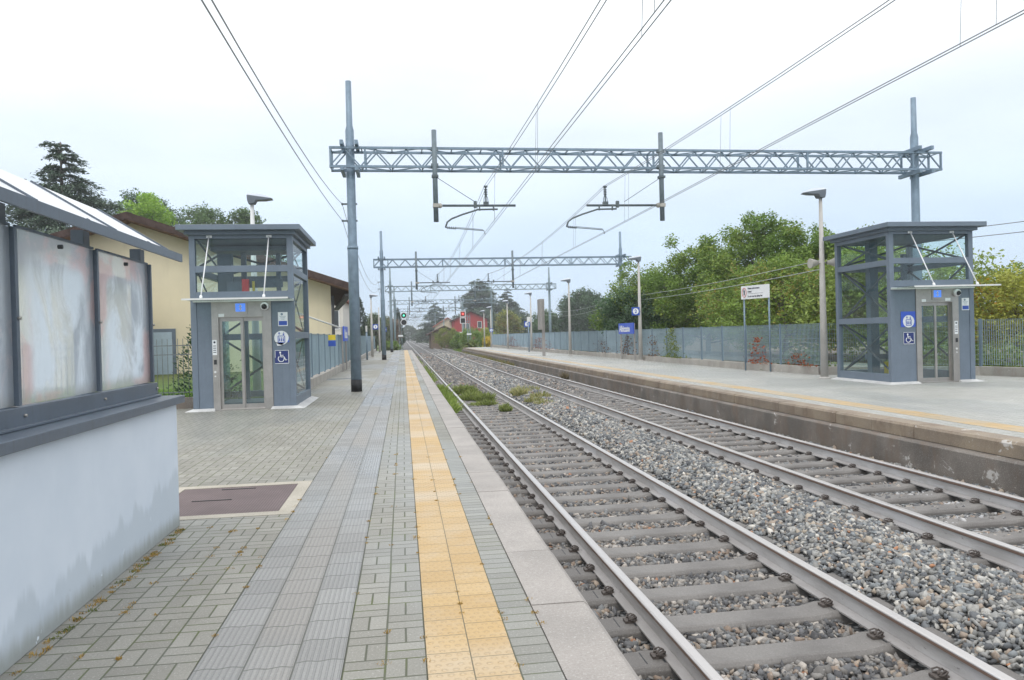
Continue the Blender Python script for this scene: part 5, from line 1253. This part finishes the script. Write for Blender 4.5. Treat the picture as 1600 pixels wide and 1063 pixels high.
def tufts(name, spots, seed, blade=.004, col=((.10, .17, .03), (.19, .24, .06))):
    """spots: (x, y, z, radius, height, count)"""
    r = np.random.default_rng(seed); Vs = []; Cs = []
    for x, y, z, R, h, n in spots:
        rr_ = R*np.sqrt(r.uniform(0, 1, n)); a = r.uniform(0, 2*PI, n); px, py = x+rr_*np.cos(a), y+rr_*np.sin(a); hh = h*r.uniform(.4, 1.15, n)*(1-.55*(rr_/R)**2); lean = r.normal(0, .35, (n, 2))*hh[:, None] + .45*np.stack([np.cos(a), np.sin(a)], 1)*(rr_/R*hh)[:, None]
        bw = blade*r.uniform(.7, 1.5, n)*(1+h*6); t2 = r.uniform(0, PI, n); ox, oy = bw*np.cos(t2), bw*np.sin(t2)
        A_ = np.stack([px-ox, py-oy, np.full(n, z)], 1); B_ = np.stack([px+ox, py+oy, np.full(n, z)], 1); M_ = np.stack([px+lean[:, 0]*.45+ox, py+lean[:, 1]*.45+oy, z+hh*.6], 1); T_ = np.stack([px+lean[:, 0], py+lean[:, 1], z+hh], 1)
        Vs.append(np.stack([A_, B_, M_, T_], 1).reshape(-1, 3)); c1, c2 = np.array(col[0]), np.array(col[1]); c = c1 + (c2-c1)*r.uniform(0, 1, (n, 1)); Cs.append(np.repeat(c*r.uniform(.75, 1.25, (n, 1)), 4, 0))
    V = np.concatenate(Vs); o = np_mesh(name, V, np.arange(len(V)).reshape(-1, 4), np.concatenate(Cs), 'grass'); o['kind'] = 'stuff'; return o
rr = random.Random(8)
sp_ = []
for y in np.arange(20.6, 30.5, .22): sp_.append((rr.uniform(1.05, 1.45), y, -.66, .28, rr.uniform(.20, .38), 150))
for y in np.arange(34, 50, .5): sp_.append((rr.uniform(1.02, 1.3), y, -.66, .3, rr.uniform(.2, .4), 70))
for y in np.arange(55, 80, 1.4): sp_.append((rr.uniform(1.02, 1.3), y, -.66, .3, rr.uniform(.1, .3), 50))
tufts('grass', sp_, 1, col=((.16, .25, .04), (.32, .40, .10)))
tufts('weeds', [(2.1, 27.4, -.62, .44, .34, 900), (2.4, 26.9, -.62, .3, .2, 300), (2.15, 24.6, -.62, .36, .28, 650), (2.5, 24.0, -.62, .30, .30, 500), (1.85, 25.0, -.62, .25, .16, 260), (2.45, 22.6, -.62, .25, .2, 250), (2.7, 20.5, -.62, .16, .24, 220), (2.1, 22.6, -.62, .25, .12, 150)], 2, .006, ((.15, .20, .05), (.30, .34, .11)))
tufts('weeds', [(3.7, 24.5, -.53, .25, .30, 260), (3.9, 25.6, -.53, .4, .2, 200), (4.15, 23.2, -.53, .3, .24, 260), (3.75, 22.0, -.53, .3, .2, 220), (3.9, 21.2, -.53, .3, .16, 160), (4.3, 26.8, -.53, .5, .2, 180)], 3, .005, ((.22, .25, .08), (.42, .38, .18)))
tufts('weeds', [(rr.uniform(6.75, 7.0), y, -.62, .3, rr.uniform(.2, .42), 120) for y in np.arange(48, 90, .9)], 4, .006, ((.13, .17, .05), (.30, .22, .10)))
tufts('weeds', [(6.95, 32.5, -.60, .14, .42, 200)], 5, .006, ((.16, .13, .08), (.24, .2, .12)))
tufts('lawn_grass', [(rr.uniform(-9.5, -4.5), rr.uniform(18.0, 23), .10, .3, .10, 120) for i in range(130)], 6, .004, ((.13, .24, .04), (.20, .33, .07)))
tufts('rough_grass', [(rr.uniform(7.3, 10.2), rr.uniform(93.5, 112), -.75, .7, .45, 120) for i in range(70)] + [(rr.uniform(-3, .3), rr.uniform(88, 104), -.75, .7, .45, 110) for i in range(60)], 7, .012, ((.12, .2, .03), (.2, .27, .06)))
# small dry weeds in the paving joints
sp2 = []
for xj in (-.96, -.302, -.117, .063, -1.15, -1.34, -1.53, -1.72, .26, .46, .637):
    for i in range(10): sp2.append((xj+rr.uniform(-.01, .01), 2.9 + rr.random()**1.3*(7 if xj > -.97 else 3.5), 0, rr.uniform(.012, .035), rr.uniform(.008, .02), rr.randint(14, 34)))
for i in range(40): sp2.append((-1.77+rr.uniform(0, .05), rr.uniform(2.8, 6.4), 0, rr.uniform(.015, .04), rr.uniform(.01, .03), 22))
tufts('joint_weeds', sp2, 8, .0022, ((.34, .22, .06), (.50, .34, .12)))
tufts('joint_moss', [(-1.76+rr.uniform(0, .04), rr.uniform(3.5, 6.4), 0, .03, .015, 40) for i in range(16)], 9, .002, ((.12, .16, .04), (.22, .24, .06)))
woodland('hedge_scrub', 12.7, 13.6, 24, 90, 1.35, 16000, 81, .16, (.09, .14, .05), (.17, .21, .07)); woodland('hedge_scrub', 14.5, 17.8, 22.5, 20, 1.5, 9000, 82, .12, (.10, .16, .03), (.20, .26, .06)); woodland('hedge_scrub', 18.6, 18.8, 19, 13, 1.4, 7000, 83, .12, (.10, .16, .03), (.20, .26, .06))
# creepers on the opposite fence
def creeper(label, x, y, seed, w_, h, ca, cb, n):
    r = np.random.default_rng(seed); f_ = r.uniform(0, 1, n)**1.6; P = np.stack([x + r.normal(0, .05, n) - .03, y + r.normal(0, 1, n)*w_*(1.3-f_*.9), .24 + f_*h], 1); ca, cb = np.array(ca), np.array(cb)
    o = leaf_mesh('creeper', P, .085, ca+(cb-ca)*r.uniform(0, 1, (n, 1)), None, seed=seed, asp=.8); tag(o, label, 'creeper', 'creepers on the opposite fence')
creeper('bright red creeper on the fence between the white notice board posts', 11.99, 24.6, 70, .32, .9, (.20, .06, .03), (.46, .14, .06), 150)
creeper('red creeper low on the fence left of the lamp post with loudspeakers', 12.3, 22.5, 71, .6, .4, (.16, .06, .03), (.40, .13, .06), 110)
creeper('brownish red creeper on the fence behind the station name board', 11.73, 39.0, 72, .8, 1.0, (.13, .07, .05), (.22, .13, .08), 190)
creeper('dry red brown creeper on the fence in the middle of its length', 11.66, 44.0, 73, 1.2, .7, (.13, .08, .06), (.22, .12, .08), 160)
creeper('green leafy creeper hanging over the fence top', 11.85, 32.5, 74, .5, 1.35, (.13, .19, .04), (.24, .28, .08), 420)
creeper('thin brownish creeper on the fence left of the green one', 11.8, 35.0, 75, .5, 1.0, (.14, .09, .06), (.24, .15, .09), 110)
creeper('far red creeper near the end of the opposite fence', 11.12, 62, 76, 2.5, .9, (.20, .08, .06), (.32, .14, .09), 420)
creeper('farthest reddish creeper of the opposite fence', 10.95, 78, 77, 3.5, 1.0, (.18, .08, .06), (.28, .13, .09), 420)

dg = empty('drain_channel', (-2.1, 28.3, 0)); tag(dg, 'thin steel drain channel cover across the paving behind the first left mast', 'drain'); B().box(-.65, .65, -.12, .12, -.02, .006).build('frame', 'galv', dg); B().box(-.60, .60, -.07, .07, .0, .009).build('grate', 'rubber', dg)
# ================================================================== AIR
hz_ = MB(); hz_.box(-3100, 3100, -310, 4100, -1.9, 31)
hm = bpy.data.materials.new('haze_air'); hm.use_nodes = True; ht = hm.node_tree; ht.nodes.clear()
ho = ht.nodes.new('ShaderNodeOutputMaterial'); hv = ht.nodes.new('ShaderNodeVolumePrincipled'); hv.inputs['Color'].default_value = (.93, .96, 1, 1); hv.inputs['Density'].default_value = .0007
ht.links.new(hv.outputs[0], ho.inputs['Volume'])
MT['haze'] = hm
hb_ = hz_.build('haze', 'haze'); hb_['kind'] = 'stuff'
